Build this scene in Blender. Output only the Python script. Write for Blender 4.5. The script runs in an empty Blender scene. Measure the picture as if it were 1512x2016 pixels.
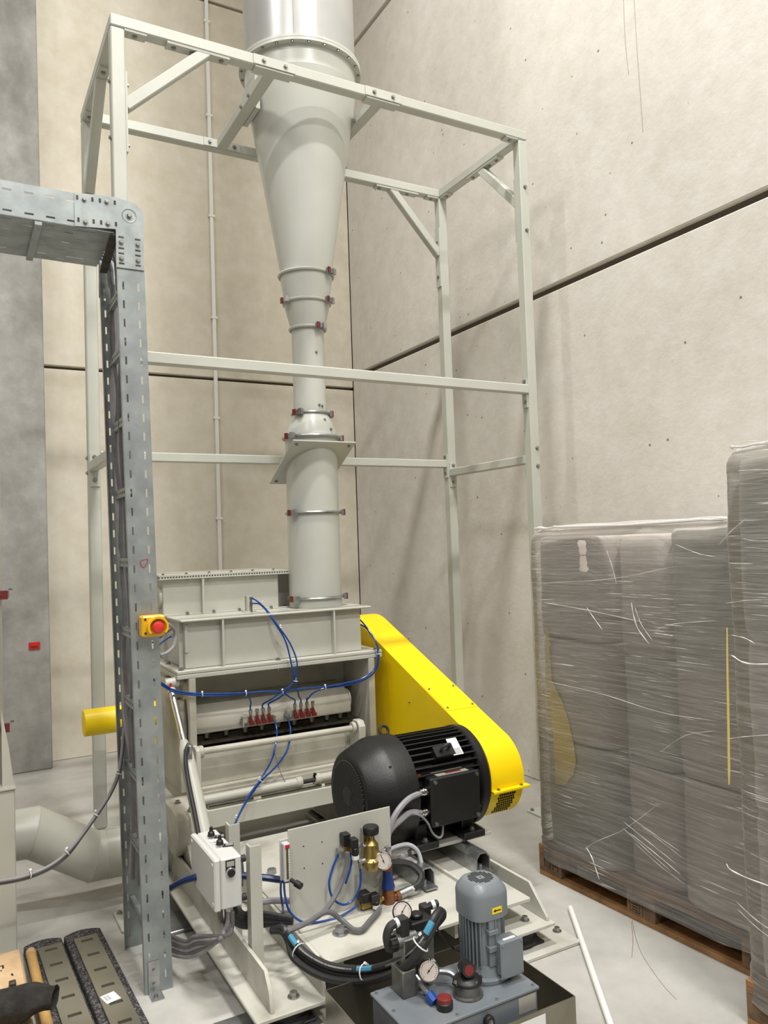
import bpy, bmesh, math, random
from mathutils import Vector, Matrix
from mathutils import noise as mnoise
random.seed(7)
scene = bpy.context.scene
COL = scene.collection
# ------------------------------------------------------------------ camera
FPX, YAW, PIT, ROL = 1536.0, -0.506, 0.0395, -0.0336
CAM = Vector((-0.6435, -3.5443, 1.6))
FWD = Vector((-math.sin(YAW)*math.cos(PIT), math.cos(YAW)*math.cos(PIT), math.sin(PIT)))
_r0 = Vector((math.cos(YAW), math.sin(YAW), 0)); _u0 = _r0.cross(FWD)
RGT = _r0*math.cos(ROL) + _u0*math.sin(ROL)
UPV = -_r0*math.sin(ROL) + _u0*math.cos(ROL)
cd = bpy.data.cameras.new('camera'); cam = bpy.data.objects.new('camera', cd); COL.objects.link(cam)
cd.sensor_fit = 'HORIZONTAL'; cd.sensor_width = 36.0; cd.lens = 36.0*FPX/1512.0
cd.clip_start = 0.05; cd.clip_end = 100
m = Matrix.Identity(4)
for i in range(3):
    m[i][0] = RGT[i]; m[i][1] = UPV[i]; m[i][2] = -FWD[i]; m[i][3] = CAM[i]
cam.matrix_world = m
scene.camera = cam
# ------------------------------------------------------------------ world, exposure
w = bpy.data.worlds.new('hall_air'); scene.world = w; w.use_nodes = True
w.node_tree.nodes['Background'].inputs[0].default_value = (1.0, 0.95, 0.86, 1)
w.node_tree.nodes['Background'].inputs[1].default_value = 0.02
vs = scene.view_settings
vs.view_transform = 'Standard'; vs.look = 'None'; vs.gamma = 1.0; vs.use_curve_mapping = False
vs.exposure = -0.18
LAMP_W = 240.0          # watts of each high-bay panel
LAMP_COL = (1.0, 0.985, 0.95)
LAMPS = [(x, y) for x in (0.7, -3.8) for y in (-1.3, -4.9, -8.5)]
LAMP_Z = 8.5

def un(px, py, ax, v):
    """point of the hall seen at a photo pixel, at coordinate v of axis ax (0 x, 1 y, 2 z)"""
    d = FWD + RGT*((px-756)/FPX) - UPV*((py-1008)/FPX)
    t = (v - CAM[ax])/d[ax]
    return CAM + d*t
def UX(px, py, v): return un(px, py, 0, v)
def UY(px, py, v): return un(px, py, 1, v)
def UZ(px, py, v): return un(px, py, 2, v)

# ------------------------------------------------------------------ materials
def lin(c):
    return tuple(((x/255.0)/12.92 if x/255.0 <= 0.04045 else ((x/255.0+0.055)/1.055)**2.4) for x in c) + (1,)
def mat(name, c, rough=0.5, metal=0.0, c2=None, scale=8.0, detail=4.0, bump=0.0, bscale=40.0, spec=0.5, coat=0.0, lo=0.35, hi=0.65, emit=None):
    mt = bpy.data.materials.new(name); mt.use_nodes = True
    nt = mt.node_tree; b = nt.nodes['Principled BSDF']
    b.inputs['Base Color'].default_value = lin(c)
    b.inputs['Roughness'].default_value = rough; b.inputs['Metallic'].default_value = metal
    b.inputs['Specular IOR Level'].default_value = spec
    if coat: b.inputs['Coat Weight'].default_value = coat
    tc = nt.nodes.new('ShaderNodeTexCoord')
    if c2 is not None:
        n = nt.nodes.new('ShaderNodeTexNoise'); n.inputs['Scale'].default_value = scale; n.inputs['Detail'].default_value = detail
        r = nt.nodes.new('ShaderNodeValToRGB')
        r.color_ramp.elements[0].position = lo; r.color_ramp.elements[0].color = lin(c)
        r.color_ramp.elements[1].position = hi; r.color_ramp.elements[1].color = lin(c2)
        nt.links.new(tc.outputs['Object'], n.inputs['Vector']); nt.links.new(n.outputs['Fac'], r.inputs['Fac'])
        nt.links.new(r.outputs['Color'], b.inputs['Base Color'])
    if bump:
        n2 = nt.nodes.new('ShaderNodeTexNoise'); n2.inputs['Scale'].default_value = bscale; n2.inputs['Detail'].default_value = 5
        bp = nt.nodes.new('ShaderNodeBump'); bp.inputs['Strength'].default_value = bump; bp.inputs['Distance'].default_value = 0.01
        nt.links.new(tc.outputs['Object'], n2.inputs['Vector']); nt.links.new(n2.outputs['Fac'], bp.inputs['Height'])
        nt.links.new(bp.outputs['Normal'], b.inputs['Normal'])
    return mt

def concrete(name, base, dark, light, pits=True, big=0.55, fine=7.0, streak=0.0, bump=0.25, rough=0.85):
    mt = bpy.data.materials.new(name); mt.use_nodes = True
    nt = mt.node_tree; b = nt.nodes['Principled BSDF']; b.inputs['Roughness'].default_value = rough
    b.inputs['Specular IOR Level'].default_value = 0.25
    tc = nt.nodes.new('ShaderNodeTexCoord')
    def noise(sc, det, ro=0.55, scl=None, dist=0.0):
        n = nt.nodes.new('ShaderNodeTexNoise'); n.inputs['Scale'].default_value = sc; n.inputs['Detail'].default_value = det
        n.inputs['Roughness'].default_value = ro; n.inputs['Distortion'].default_value = dist
        if scl:
            mp = nt.nodes.new('ShaderNodeMapping'); mp.inputs['Scale'].default_value = scl
            nt.links.new(tc.outputs['Object'], mp.inputs['Vector']); nt.links.new(mp.outputs['Vector'], n.inputs['Vector'])
        else: nt.links.new(tc.outputs['Object'], n.inputs['Vector'])
        return n
    n1 = noise(big, 5, 0.6, (1, 1, 0.8), 0.4); n2 = noise(fine, 8, 0.65)
    r1 = nt.nodes.new('ShaderNodeValToRGB'); r1.color_ramp.elements[0].position = 0.3; r1.color_ramp.elements[1].position = 0.72
    r1.color_ramp.elements[0].color = lin(dark); r1.color_ramp.elements[1].color = lin(light)
    e = r1.color_ramp.elements.new(0.5); e.color = lin(base)
    nt.links.new(n1.outputs['Fac'], r1.inputs['Fac'])
    mx = nt.nodes.new('ShaderNodeMix'); mx.data_type = 'RGBA'; mx.blend_type = 'OVERLAY'; mx.inputs[0].default_value = 0.30
    nt.links.new(r1.outputs['Color'], mx.inputs[6]); nt.links.new(n2.outputs['Fac'], mx.inputs[7])
    out = mx.outputs[2]
    if streak:
        n3 = noise(1.0, 4, 0.6, (2.2, 2.2, 0.12))
        r3 = nt.nodes.new('ShaderNodeValToRGB'); r3.color_ramp.elements[0].position = 0.35; r3.color_ramp.elements[1].position = 0.6
        r3.color_ramp.elements[0].color = (0.72, 0.70, 0.64, 1); r3.color_ramp.elements[1].color = (1, 1, 1, 1)
        m2 = nt.nodes.new('ShaderNodeMix'); m2.data_type = 'RGBA'; m2.blend_type = 'MULTIPLY'; m2.inputs[0].default_value = streak
        nt.links.new(n3.outputs['Fac'], r3.inputs['Fac']); nt.links.new(out, m2.inputs[6]); nt.links.new(r3.outputs['Color'], m2.inputs[7])
        out = m2.outputs[2]
    if pits:
        v = nt.nodes.new('ShaderNodeTexVoronoi'); v.inputs['Scale'].default_value = 6.5; v.inputs['Randomness'].default_value = 1.0
        nt.links.new(tc.outputs['Object'], v.inputs['Vector'])
        rp = nt.nodes.new('ShaderNodeValToRGB'); rp.color_ramp.elements[0].position = 0.040; rp.color_ramp.elements[1].position = 0.062
        rp.color_ramp.elements[0].color = (0.35, 0.33, 0.29, 1); rp.color_ramp.elements[1].color = (1, 1, 1, 1)
        m3 = nt.nodes.new('ShaderNodeMix'); m3.data_type = 'RGBA'; m3.blend_type = 'MULTIPLY'; m3.inputs[0].default_value = 1.0
        nt.links.new(v.outputs['Distance'], rp.inputs['Fac']); nt.links.new(out, m3.inputs[6]); nt.links.new(rp.outputs['Color'], m3.inputs[7])
        out = m3.outputs[2]
    nt.links.new(out, b.inputs['Base Color'])
    nb = noise(22.0, 6, 0.6); bp = nt.nodes.new('ShaderNodeBump'); bp.inputs['Strength'].default_value = bump; bp.inputs['Distance'].default_value = 0.02
    nt.links.new(nb.outputs['Fac'], bp.inputs['Height']); nt.links.new(bp.outputs['Normal'], b.inputs['Normal'])
    return mt

M = {}
M['wall_r'] = concrete('concrete_pale', (216, 211, 203), (206, 201, 192), (221, 217, 210), bump=0.12)
M['wall_b'] = concrete('concrete_beige', (210, 203, 187), (200, 192, 176), (215, 209, 195), pits=False, streak=0.2, bump=0.06)
M['pillar'] = concrete('concrete_grey', (156, 154, 149), (128, 126, 121), (178, 176, 172), pits=False, big=1.6, fine=9.0, bump=0.2)
M['floor'] = concrete('concrete_floor', (176, 174, 168), (156, 154, 147), (190, 188, 182), pits=False, big=0.9, fine=5.0, bump=0.05, rough=0.42)
M['ceil'] = mat('ceiling_sheet', (205, 203, 198), 0.7, c2=(195, 192, 186), scale=2)
M['cream'] = mat('cream_paint', (192, 191, 181), 0.36, c2=(185, 184, 174), scale=5, bump=0.04, bscale=160)
M['creamdirty'] = mat('dusty_cream_paint', (191, 188, 175), 0.5, c2=(160, 155, 140), scale=7, detail=7, lo=0.45, hi=0.8, bump=0.05)
M['deck'] = mat('deck_paint', (196, 194, 184), 0.5, c2=(158, 154, 143), scale=6, detail=8, lo=0.5, hi=0.78, bump=0.05)
M['framep'] = mat('frame_paint', (188, 189, 180), 0.42, c2=(182, 183, 174), scale=4)
M['duct'] = mat('duct_paint', (187, 188, 180), 0.3, c2=(181, 182, 174), scale=3)
M['galv_duct'] = mat('galvanised_duct', (174, 174, 172), 0.32, 0.35, c2=(164, 164, 163), scale=3)
M['galv'] = mat('galvanised_steel', (160, 166, 166), 0.45, 0.6, c2=(139, 145, 146), scale=14, detail=6)
M['zinc'] = mat('zinc_plate', (178, 180, 180), 0.32, 0.85, c2=(150, 152, 154), scale=20)
M['chrome'] = mat('chrome', (225, 225, 225), 0.12, 1.0)
M['bolt'] = mat('bolt_steel', (160, 160, 156), 0.3, 0.9)
M['steel'] = mat('dull_steel', (142, 141, 137), 0.42, 0.8, c2=(112, 111, 106), scale=18, detail=6)
M['dark'] = mat('dark_steel', (52, 48, 40), 0.6, 0.3, c2=(78, 72, 60), scale=25)
M['blackvoid'] = mat('inside_black', (22, 21, 19), 0.9)
M['yellow'] = mat('yellow_paint', (252, 218, 0), 0.4, c2=(246, 210, 0), scale=3)
M['motor'] = mat('black_motor_paint', (22, 22, 22), 0.42, c2=(18, 18, 18), scale=9, bump=0.08, bscale=120)
M['grille'] = mat('grille_paint', (52, 52, 51), 0.5)
M['black'] = mat('black_plastic', (26, 26, 26), 0.45)
M['rubber'] = mat('black_rubber', (44, 43, 43), 0.6, c2=(36, 35, 35), scale=30)
M['hydgrey'] = mat('grey_blue_paint', (122, 129, 134), 0.34, c2=(115, 122, 127), scale=6)
M['tank'] = mat('tank_paint', (108, 114, 120), 0.32, c2=(124, 127, 130), scale=7, detail=6, lo=0.45, hi=0.7)
M['boxgrey'] = mat('light_grey_paint', (202, 202, 200), 0.45, bump=0.1, bscale=300)
M['blue'] = mat('blue_hose', (20, 68, 144), 0.25)
M['darkblue'] = mat('dark_blue_hose', (20, 40, 84), 0.35)
M['navy'] = mat('navy_cap', (22, 50, 112), 0.4)
M['cable'] = mat('grey_cable', (152, 150, 154), 0.5, c2=(138, 136, 140), scale=20)
M['cabledk'] = mat('dark_grey_cable', (108, 107, 110), 0.5, c2=(94, 93, 96), scale=20)
M['clear'] = mat('clear_tube', (196, 197, 204), 0.3)
M['hose'] = mat('hydraulic_hose', (42, 42, 43), 0.5, c2=(34, 34, 35), scale=40)
M['hoseblue'] = mat('hose_blue_mark', (70, 140, 172), 0.5)
M['print'] = mat('white_print', (200, 200, 198), 0.6)
M['tie'] = mat('cable_tie', (220, 220, 216), 0.4)
M['red'] = mat('red_plastic', (196, 44, 40), 0.35)
M['redlever'] = mat('dark_red_lever', (112, 34, 32), 0.35)
M['estopred'] = mat('signal_red', (205, 48, 44), 0.3)
M['estopyel'] = mat('signal_yellow', (226, 172, 20), 0.35)
M['brass'] = mat('brass', (178, 156, 96), 0.34, 0.85, c2=(152, 128, 70), scale=30)
M['bronze'] = mat('bronze', (140, 92, 62), 0.4, 0.7, c2=(116, 74, 48), scale=30)
M['stain'] = mat('stainless', (158, 154, 142), 0.33, 0.9, c2=(138, 133, 120), scale=5)
M['white'] = mat('white_label', (228, 228, 226), 0.5)
M['greyink'] = mat('grey_ink', (140, 140, 140), 0.6)
M['black_ink'] = mat('black_ink', (30, 28, 26), 0.6)
M['redink'] = mat('red_marker', (170, 30, 52), 0.5)
M['silverplate'] = mat('silver_label', (176, 172, 164), 0.4, 0.3)
M['dial'] = mat('gauge_dial', (196, 186, 178), 0.4)
M['wood'] = mat('pallet_wood', (170, 128, 84), 0.75, c2=(128, 92, 56), scale=10, detail=8, bump=0.3)
M['wooddk'] = mat('pallet_block', (140, 112, 84), 0.8, c2=(102, 80, 58), scale=14, detail=8, bump=0.3)
M['ply'] = mat('raw_board', (206, 178, 142), 0.75, c2=(182, 150, 112), scale=9, detail=6)
M['bale'] = mat('grey_bale', (205, 196, 189), 0.85, c2=(194, 185, 178), scale=6, bump=0.15, bscale=25)
M['bale2'] = mat('grey_bale_green', (194, 191, 182), 0.85, c2=(181, 179, 170), scale=6, bump=0.15, bscale=25)
M['yellowsheet'] = mat('yellow_sheet', (226, 206, 112), 0.6)
M['granulate'] = None
M['blade'] = mat('ground_steel', (150, 146, 132), 0.3, 0.55, c2=(134, 129, 114), scale=3)
M['tubetan'] = mat('cardboard_tube', (196, 158, 96), 0.45, c2=(178, 140, 82), scale=9)
M['cloth'] = mat('black_cloth', (24, 22, 20), 0.95, c2=(44, 41, 38), scale=30, bump=0.4, bscale=120)
M['pvc'] = mat('white_pvc', (232, 230, 225), 0.4)
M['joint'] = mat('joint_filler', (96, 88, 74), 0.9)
M['cracktone'] = mat('crack_tone', (150, 138, 120), 0.9)
M['cladding'] = mat('grey_cladding', (112, 112, 112), 0.6, c2=(104, 104, 104), scale=2)
M['lamp'] = None
def granulate():
    mt = mat('rubber_granulate', (58, 55, 56), 0.9, bump=0.7, bscale=130)
    nt = mt.node_tree; b = nt.nodes['Principled BSDF']
    v = nt.nodes.new('ShaderNodeTexVoronoi'); v.inputs['Scale'].default_value = 190
    tc = nt.nodes.new('ShaderNodeTexCoord'); r = nt.nodes.new('ShaderNodeValToRGB')
    r.color_ramp.elements[0].color = lin((44, 42, 43)); r.color_ramp.elements[1].color = lin((124, 120, 118))
    r.color_ramp.elements[0].position = 0.45; r.color_ramp.elements[1].position = 1.0
    nt.links.new(tc.outputs['Object'], v.inputs['Vector']); nt.links.new(v.outputs['Color'], r.inputs['Fac']); nt.links.new(r.outputs['Color'], b.inputs['Base Color'])
    return mt
M['granulate'] = granulate()
def lampmat():
    mt = bpy.data.materials.new('lamp_diffuser'); mt.use_nodes = True
    b = mt.node_tree.nodes['Principled BSDF']
    b.inputs['Emission Color'].default_value = (1, .95, .87, 1); b.inputs['Emission Strength'].default_value = 6.0
    return mt
M['lamp'] = lampmat()
def film(name, ang, lo, hi, tint=(226, 223, 219)):
    """stretch film: clear plastic with glossy creases, milky streaks and painted-in glints running along the wrap"""
    mt = bpy.data.materials.new(name); mt.use_nodes = True
    nt = mt.node_tree; nt.nodes.clear()
    out = nt.nodes.new('ShaderNodeOutputMaterial'); tr = nt.nodes.new('ShaderNodeBsdfTransparent'); pb = nt.nodes.new('ShaderNodeBsdfPrincipled')
    pb.inputs['Base Color'].default_value = lin(tint); pb.inputs['Roughness'].default_value = 0.23; pb.inputs['Specular IOR Level'].default_value = 0.9
    mix = nt.nodes.new('ShaderNodeMixShader')
    tc = nt.nodes.new('ShaderNodeTexCoord')
    mp = nt.nodes.new('ShaderNodeMapping'); mp.inputs['Rotation'].default_value = (ang, 0, 0); mp.inputs['Scale'].default_value = (2.5, 2.0, 75)
    n = nt.nodes.new('ShaderNodeTexNoise'); n.inputs['Scale'].default_value = 1.0; n.inputs['Detail'].default_value = 6; n.inputs['Roughness'].default_value = 0.65; n.inputs['Distortion'].default_value = 0.5
    r = nt.nodes.new('ShaderNodeValToRGB'); r.color_ramp.elements[0].position = 0.42; r.color_ramp.elements[1].position = 0.78
    r.color_ramp.elements[0].color = (lo, lo, lo, 1); r.color_ramp.elements[1].color = (hi, hi, hi, 1)
    nt.links.new(tc.outputs['Object'], mp.inputs['Vector']); nt.links.new(mp.outputs['Vector'], n.inputs['Vector']); nt.links.new(n.outputs['Fac'], r.inputs['Fac'])
    m2 = nt.nodes.new('ShaderNodeMapping'); m2.inputs['Rotation'].default_value = (ang*0.4, 0, 0); m2.inputs['Scale'].default_value = (6, 6, 90)
    nb = nt.nodes.new('ShaderNodeTexNoise'); nb.inputs['Scale'].default_value = 1.0; nb.inputs['Detail'].default_value = 4; nb.inputs['Distortion'].default_value = 1.2
    bp = nt.nodes.new('ShaderNodeBump'); bp.inputs['Strength'].default_value = 0.8; bp.inputs['Distance'].default_value = 0.004
    nt.links.new(tc.outputs['Object'], m2.inputs['Vector']); nt.links.new(m2.outputs['Vector'], nb.inputs['Vector'])
    nt.links.new(nb.outputs['Fac'], bp.inputs['Height']); nt.links.new(bp.outputs['Normal'], pb.inputs['Normal'])
    fr = nt.nodes.new('ShaderNodeFresnel'); fr.inputs['IOR'].default_value = 1.35
    ad = nt.nodes.new('ShaderNodeMath'); ad.operation = 'ADD'; ad.use_clamp = True
    nt.links.new(bp.outputs['Normal'], fr.inputs['Normal'])
    nt.links.new(fr.outputs['Fac'], ad.inputs[0]); nt.links.new(r.outputs['Color'], ad.inputs[1])
    m4 = nt.nodes.new('ShaderNodeMapping'); m4.inputs['Rotation'].default_value = (ang*1.6, 0, 0); m4.inputs['Scale'].default_value = (5, 5, 210)  # opaque white dashes: crease whitening that also paints in short bright glints
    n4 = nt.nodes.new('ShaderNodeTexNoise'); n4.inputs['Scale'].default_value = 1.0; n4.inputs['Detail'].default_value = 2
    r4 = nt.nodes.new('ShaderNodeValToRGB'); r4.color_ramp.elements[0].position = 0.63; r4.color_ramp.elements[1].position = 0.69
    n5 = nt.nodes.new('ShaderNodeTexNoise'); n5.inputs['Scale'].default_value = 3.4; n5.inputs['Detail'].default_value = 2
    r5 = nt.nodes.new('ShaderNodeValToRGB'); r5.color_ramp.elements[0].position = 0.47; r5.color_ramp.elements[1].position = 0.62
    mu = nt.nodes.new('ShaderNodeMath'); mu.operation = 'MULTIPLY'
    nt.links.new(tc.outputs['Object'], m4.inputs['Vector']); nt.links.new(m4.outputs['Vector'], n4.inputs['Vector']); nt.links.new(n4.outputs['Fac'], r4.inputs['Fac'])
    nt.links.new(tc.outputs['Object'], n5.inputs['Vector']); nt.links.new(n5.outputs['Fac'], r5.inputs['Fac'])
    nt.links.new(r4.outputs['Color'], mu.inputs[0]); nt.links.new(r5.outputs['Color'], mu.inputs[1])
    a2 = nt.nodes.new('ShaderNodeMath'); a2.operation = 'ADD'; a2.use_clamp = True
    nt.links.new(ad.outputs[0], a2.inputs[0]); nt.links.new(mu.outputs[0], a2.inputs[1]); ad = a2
    nt.links.new(ad.outputs[0], mix.inputs[0]); nt.links.new(tr.outputs[0], mix.inputs[1]); nt.links.new(pb.outputs[0], mix.inputs[2])
    nt.links.new(mix.outputs[0], out.inputs['Surface'])
    return mt
M['fold'] = mat('film_fold_glint', (222, 220, 217), 0.2)  # whitish film of hem and torn end, also paints the crease highlights
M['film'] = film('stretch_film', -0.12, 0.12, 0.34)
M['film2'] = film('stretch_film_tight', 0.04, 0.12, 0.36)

# ------------------------------------------------------------------ geometry helpers
def spl(pts, n=6):
    """Catmull-Rom through the points"""
    P = [Vector(p) for p in pts]
    if len(P) < 3: return P
    Q = [P[0]*2-P[1]] + P + [P[-1]*2-P[-2]]
    out = []
    for i in range(1, len(Q)-2):
        a, b, c, d = Q[i-1], Q[i], Q[i+1], Q[i+2]
        for k in range(n):
            t = k/n
            out.append(0.5*((2*b) + (c-a)*t + (2*a-5*b+4*c-d)*t*t + (3*b-a-3*c+d)*t*t*t))
    out.append(P[-1]); return out

class MB:
    def __init__(s): s.bm = bmesh.new()
    def box(s, x0, x1, y0, y1, z0, z1):
        v = [s.bm.verts.new((x, y, z)) for x in (x0, x1) for y in (y0, y1) for z in (z0, z1)]
        for f in ((0,1,3,2),(4,6,7,5),(0,4,5,1),(2,3,7,6),(0,2,6,4),(1,5,7,3)): s.bm.faces.new([v[i] for i in f])
        return s
    def obox(s, c, ax, ay, az, hx, hy, hz):
        c = Vector(c); ax = Vector(ax).normalized()*hx; ay = Vector(ay).normalized()*hy; az = Vector(az).normalized()*hz
        v = [s.bm.verts.new(c + ax*i + ay*j + az*k) for i in (-1,1) for j in (-1,1) for k in (-1,1)]
        for f in ((0,1,3,2),(4,6,7,5),(0,4,5,1),(2,3,7,6),(0,2,6,4),(1,5,7,3)): s.bm.faces.new([v[i] for i in f])
        return s
    def bar(s, p0, p1, w, h, side=(0,0,1)):
        p0 = Vector(p0); p1 = Vector(p1); d = (p1-p0); L = d.length; d.normalize()
        a = Vector(side); a = (a - d*a.dot(d)).normalized(); b = d.cross(a)
        return s.obox((p0+p1)/2, d, b, a, L/2, w/2, h/2)
    def rings(s, rings, cap=True, closed=False):
        R = [[s.bm.verts.new(p) for p in r] for r in rings]; n = len(R[0])
        m_ = len(R)
        for i in range(m_ if closed else m_-1):
            A = R[i]; B = R[(i+1) % m_]
            for j in range(n): s.bm.faces.new((A[j], A[(j+1)%n], B[(j+1)%n], B[j]))
        if cap and not closed:
            s.bm.faces.new(list(reversed(R[0]))); s.bm.faces.new(R[-1])
        return s
    def tube(s, pts, r, n=8, closed=False, rf=None):
        P = [Vector(p) for p in pts]; rings = []; a = None
        for i, p in enumerate(P):
            d = (P[(i+1)%len(P)] - P[i-1]) if closed else (P[min(i+1, len(P)-1)] - P[max(i-1, 0)])
            if d.length < 1e-9: d = Vector((0,0,1))
            d.normalize()
            if a is None:
                a = Vector((0,0,1)) if abs(d.z) < 0.9 else Vector((1,0,0))
            a = (a - d*a.dot(d))
            if a.length < 1e-6: a = d.orthogonal()
            a.normalize(); b = d.cross(a)
            rr = rf(i/(len(P)-1)) if rf else r
            rings.append([p + (a*math.cos(2*math.pi*k/n) + b*math.sin(2*math.pi*k/n))*rr for k in range(n)])
        return s.rings(rings, closed=closed)
    def cyl(s, p0, p1, r0, r1=None, n=16):
        r1 = r0 if r1 is None else r1
        p0 = Vector(p0); p1 = Vector(p1); d = (p1-p0).normalized(); a = d.orthogonal().normalized(); b = d.cross(a)
        return s.rings([[p + (a*math.cos(2*math.pi*k/n) + b*math.sin(2*math.pi*k/n))*r for k in range(n)] for p, r in ((p0, r0), (p1, r1))])
    def lathe(s, prof, o, d=(0,0,1), n=32, cap=True):
        o = Vector(o); d = Vector(d).normalized()
        a = Vector((1,0,0)) if abs(d.x) < 0.9 else Vector((0,0,1)); a = (a-d*a.dot(d)).normalized(); b = d.cross(a)
        return s.rings([[o + d*h + (a*math.cos(2*math.pi*k/n) + b*math.sin(2*math.pi*k/n))*r for k in range(n)] for r, h in prof], cap=cap)
    def prism(s, poly, ax, lo, hi):
        """poly: 2D points; ax 0 -> (y,z) run along x, 1 -> (x,z) along y, 2 -> (x,y) along z"""
        def P(p, v): return ((v, p[0], p[1]), (p[0], v, p[1]), (p[0], p[1], v))[ax]
        return s.rings([[P(p, lo) for p in poly], [P(p, hi) for p in poly]])
    def sphere(s, c, r, sx=1, sy=1, sz=1, u=14, v=8):
        res = bmesh.ops.create_uvsphere(s.bm, u_segments=u, v_segments=v, radius=r)
        for q in res['verts']: q.co = Vector((q.co.x*sx, q.co.y*sy, q.co.z*sz)) + Vector(c)
        return s
    def sheet(s, xs, zs, hole, fn, thick):
        """grid of cells xs x zs without those for which hole(i,j); fn(a,b) -> 3D"""
        o0 = Vector(fn(xs[0], zs[0])); nn = (Vector(fn(xs[-1], zs[0]))-o0).cross(Vector(fn(xs[0], zs[-1]))-o0).normalized()*thick
        V = {}
        def g(i, j, k):
            if (i, j, k) not in V: V[(i, j, k)] = s.bm.verts.new(Vector(fn(xs[i], zs[j])) + nn*(k-.5))
            return V[(i, j, k)]
        nx, nz = len(xs)-1, len(zs)-1
        def solid(i, j): return 0 <= i < nx and 0 <= j < nz and not hole(i, j)
        for i in range(nx):
            for j in range(nz):
                if not solid(i, j): continue
                for k in (0, 1): s.bm.faces.new((g(i,j,k), g(i+1,j,k), g(i+1,j+1,k), g(i,j+1,k)))
                for di, dj, e in ((-1,0,((i,j),(i,j+1))), (1,0,((i+1,j),(i+1,j+1))), (0,-1,((i,j),(i+1,j))), (0,1,((i,j+1),(i+1,j+1)))):
                    if not solid(i+di, j+dj): s.bm.faces.new((g(*e[0],0), g(*e[1],0), g(*e[1],1), g(*e[0],1)))
        return s
    def data(s, name, mt, off, bevel=0.0, smooth=True, ang=35):
        bm = s.bm
        bmesh.ops.recalc_face_normals(bm, faces=bm.faces)
        if bevel > 0:
            es = [e for e in bm.edges if len(e.link_faces) == 2 and e.calc_face_angle(0) > 0.7]
            if es: bmesh.ops.bevel(bm, geom=es, offset=bevel, segments=1, affect='EDGES', clamp_overlap=True)
        for v in bm.verts: v.co = v.co - off
        me = bpy.data.meshes.new(name); bm.to_mesh(me); bm.free()
        if smooth:
            for p in me.polygons: p.use_smooth = True
            me.set_sharp_from_angle(angle=math.radians(ang))
        me.materials.append(mt)
        return me

def rloc(o):
    v = Vector((0,0,0))
    while o is not None: v = v + o.location; o = o.parent
    return v
def part(name, mb, mt, parent, label=None, bevel=0.0, smooth=True, ang=35):
    me = mb.data(name, mt, rloc(parent), bevel, smooth, ang)
    o = bpy.data.objects.new(name, me); COL.objects.link(o); o.parent = parent
    if label: o['label'] = label
    return o
def thing(name, label, cat, loc, group=None):
    o = bpy.data.objects.new(name, None); COL.objects.link(o); o.location = loc; o.empty_display_size = 0.05
    o['label'] = label; o['category'] = cat
    if group: o['group'] = group
    return o
def single(name, mb, mt, label, cat, group=None, bevel=0.0, smooth=True, ang=35):
    zs = [v.co.z for v in mb.bm.verts]; xs = [v.co.x for v in mb.bm.verts]; ys = [v.co.y for v in mb.bm.verts]
    off = Vector(((min(xs)+max(xs))/2, (min(ys)+max(ys))/2, min(zs)))
    me = mb.data(name, mt, off, bevel, smooth, ang)
    o = bpy.data.objects.new(name, me); COL.objects.link(o); o.location = off
    o['label'] = label; o['category'] = cat
    if group: o['group'] = group
    return o
def structure(name, mb=None, mt=None, loc=(0,0,0), bevel=0.0):
    if mb is None: o = bpy.data.objects.new(name, None); o.empty_display_size = 0.05; o.location = loc
    else: o = bpy.data.objects.new(name, mb.data(name, mt, Vector(loc), bevel)); o.location = loc
    COL.objects.link(o); o['kind'] = 'structure'; return o
def dup(root, off, label=None):
    r = root.copy(); COL.objects.link(r); r.location = root.location + Vector(off)
    if label: r['label'] = label
    for ch in list(root.children):
        c = ch.copy(); COL.objects.link(c); c.parent = r
        for g in list(ch.children):
            d = g.copy(); COL.objects.link(d); d.parent = c
    return r
_bolt = {}
def bolts(parent, pts, axis, size=0.011, mt='bolt', name='bolt'):
    """hex bolt heads with washers on shared mesh data, heads pointing along axis"""
    key = (round(size, 4), mt)
    if key not in _bolt:
        mb = MB(); mb.cyl((0,0,-0.2*size), (0,0,size*0.22), size*1.15, n=12); mb.cyl((0,0,size*0.22), (0,0,size*1.0), size*0.8, size*0.72, n=6)
        _bolt[key] = mb.data('bolt', M[mt], Vector((0,0,0)))
    q = Vector((0,0,1)).rotation_difference(Vector(axis).normalized())
    base = rloc(parent)
    for p in pts:
        o = bpy.data.objects.new(name, _bolt[key]); COL.objects.link(o); o.parent = parent
        o.location = Vector(p) - base; o.rotation_mode = 'QUATERNION'; o.rotation_quaternion = q
def ties(parent, pts, dirs, r, name='cable_tie'):
    for p, d in zip(pts, dirs):
        d = Vector(d).normalized(); mb = MB(); a = d.orthogonal().normalized(); b = d.cross(a); p = Vector(p)
        mb.tube([p + (a*math.cos(t*math.pi/6) + b*math.sin(t*math.pi/6))*r for t in range(12)], 0.0022, n=5, closed=True)
        mb.obox(p + Vector((0,0,1))*(r+0.003), d, a, b, 0.004, 0.004, 0.004)
        part(name, mb, M['tie'], parent)

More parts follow.
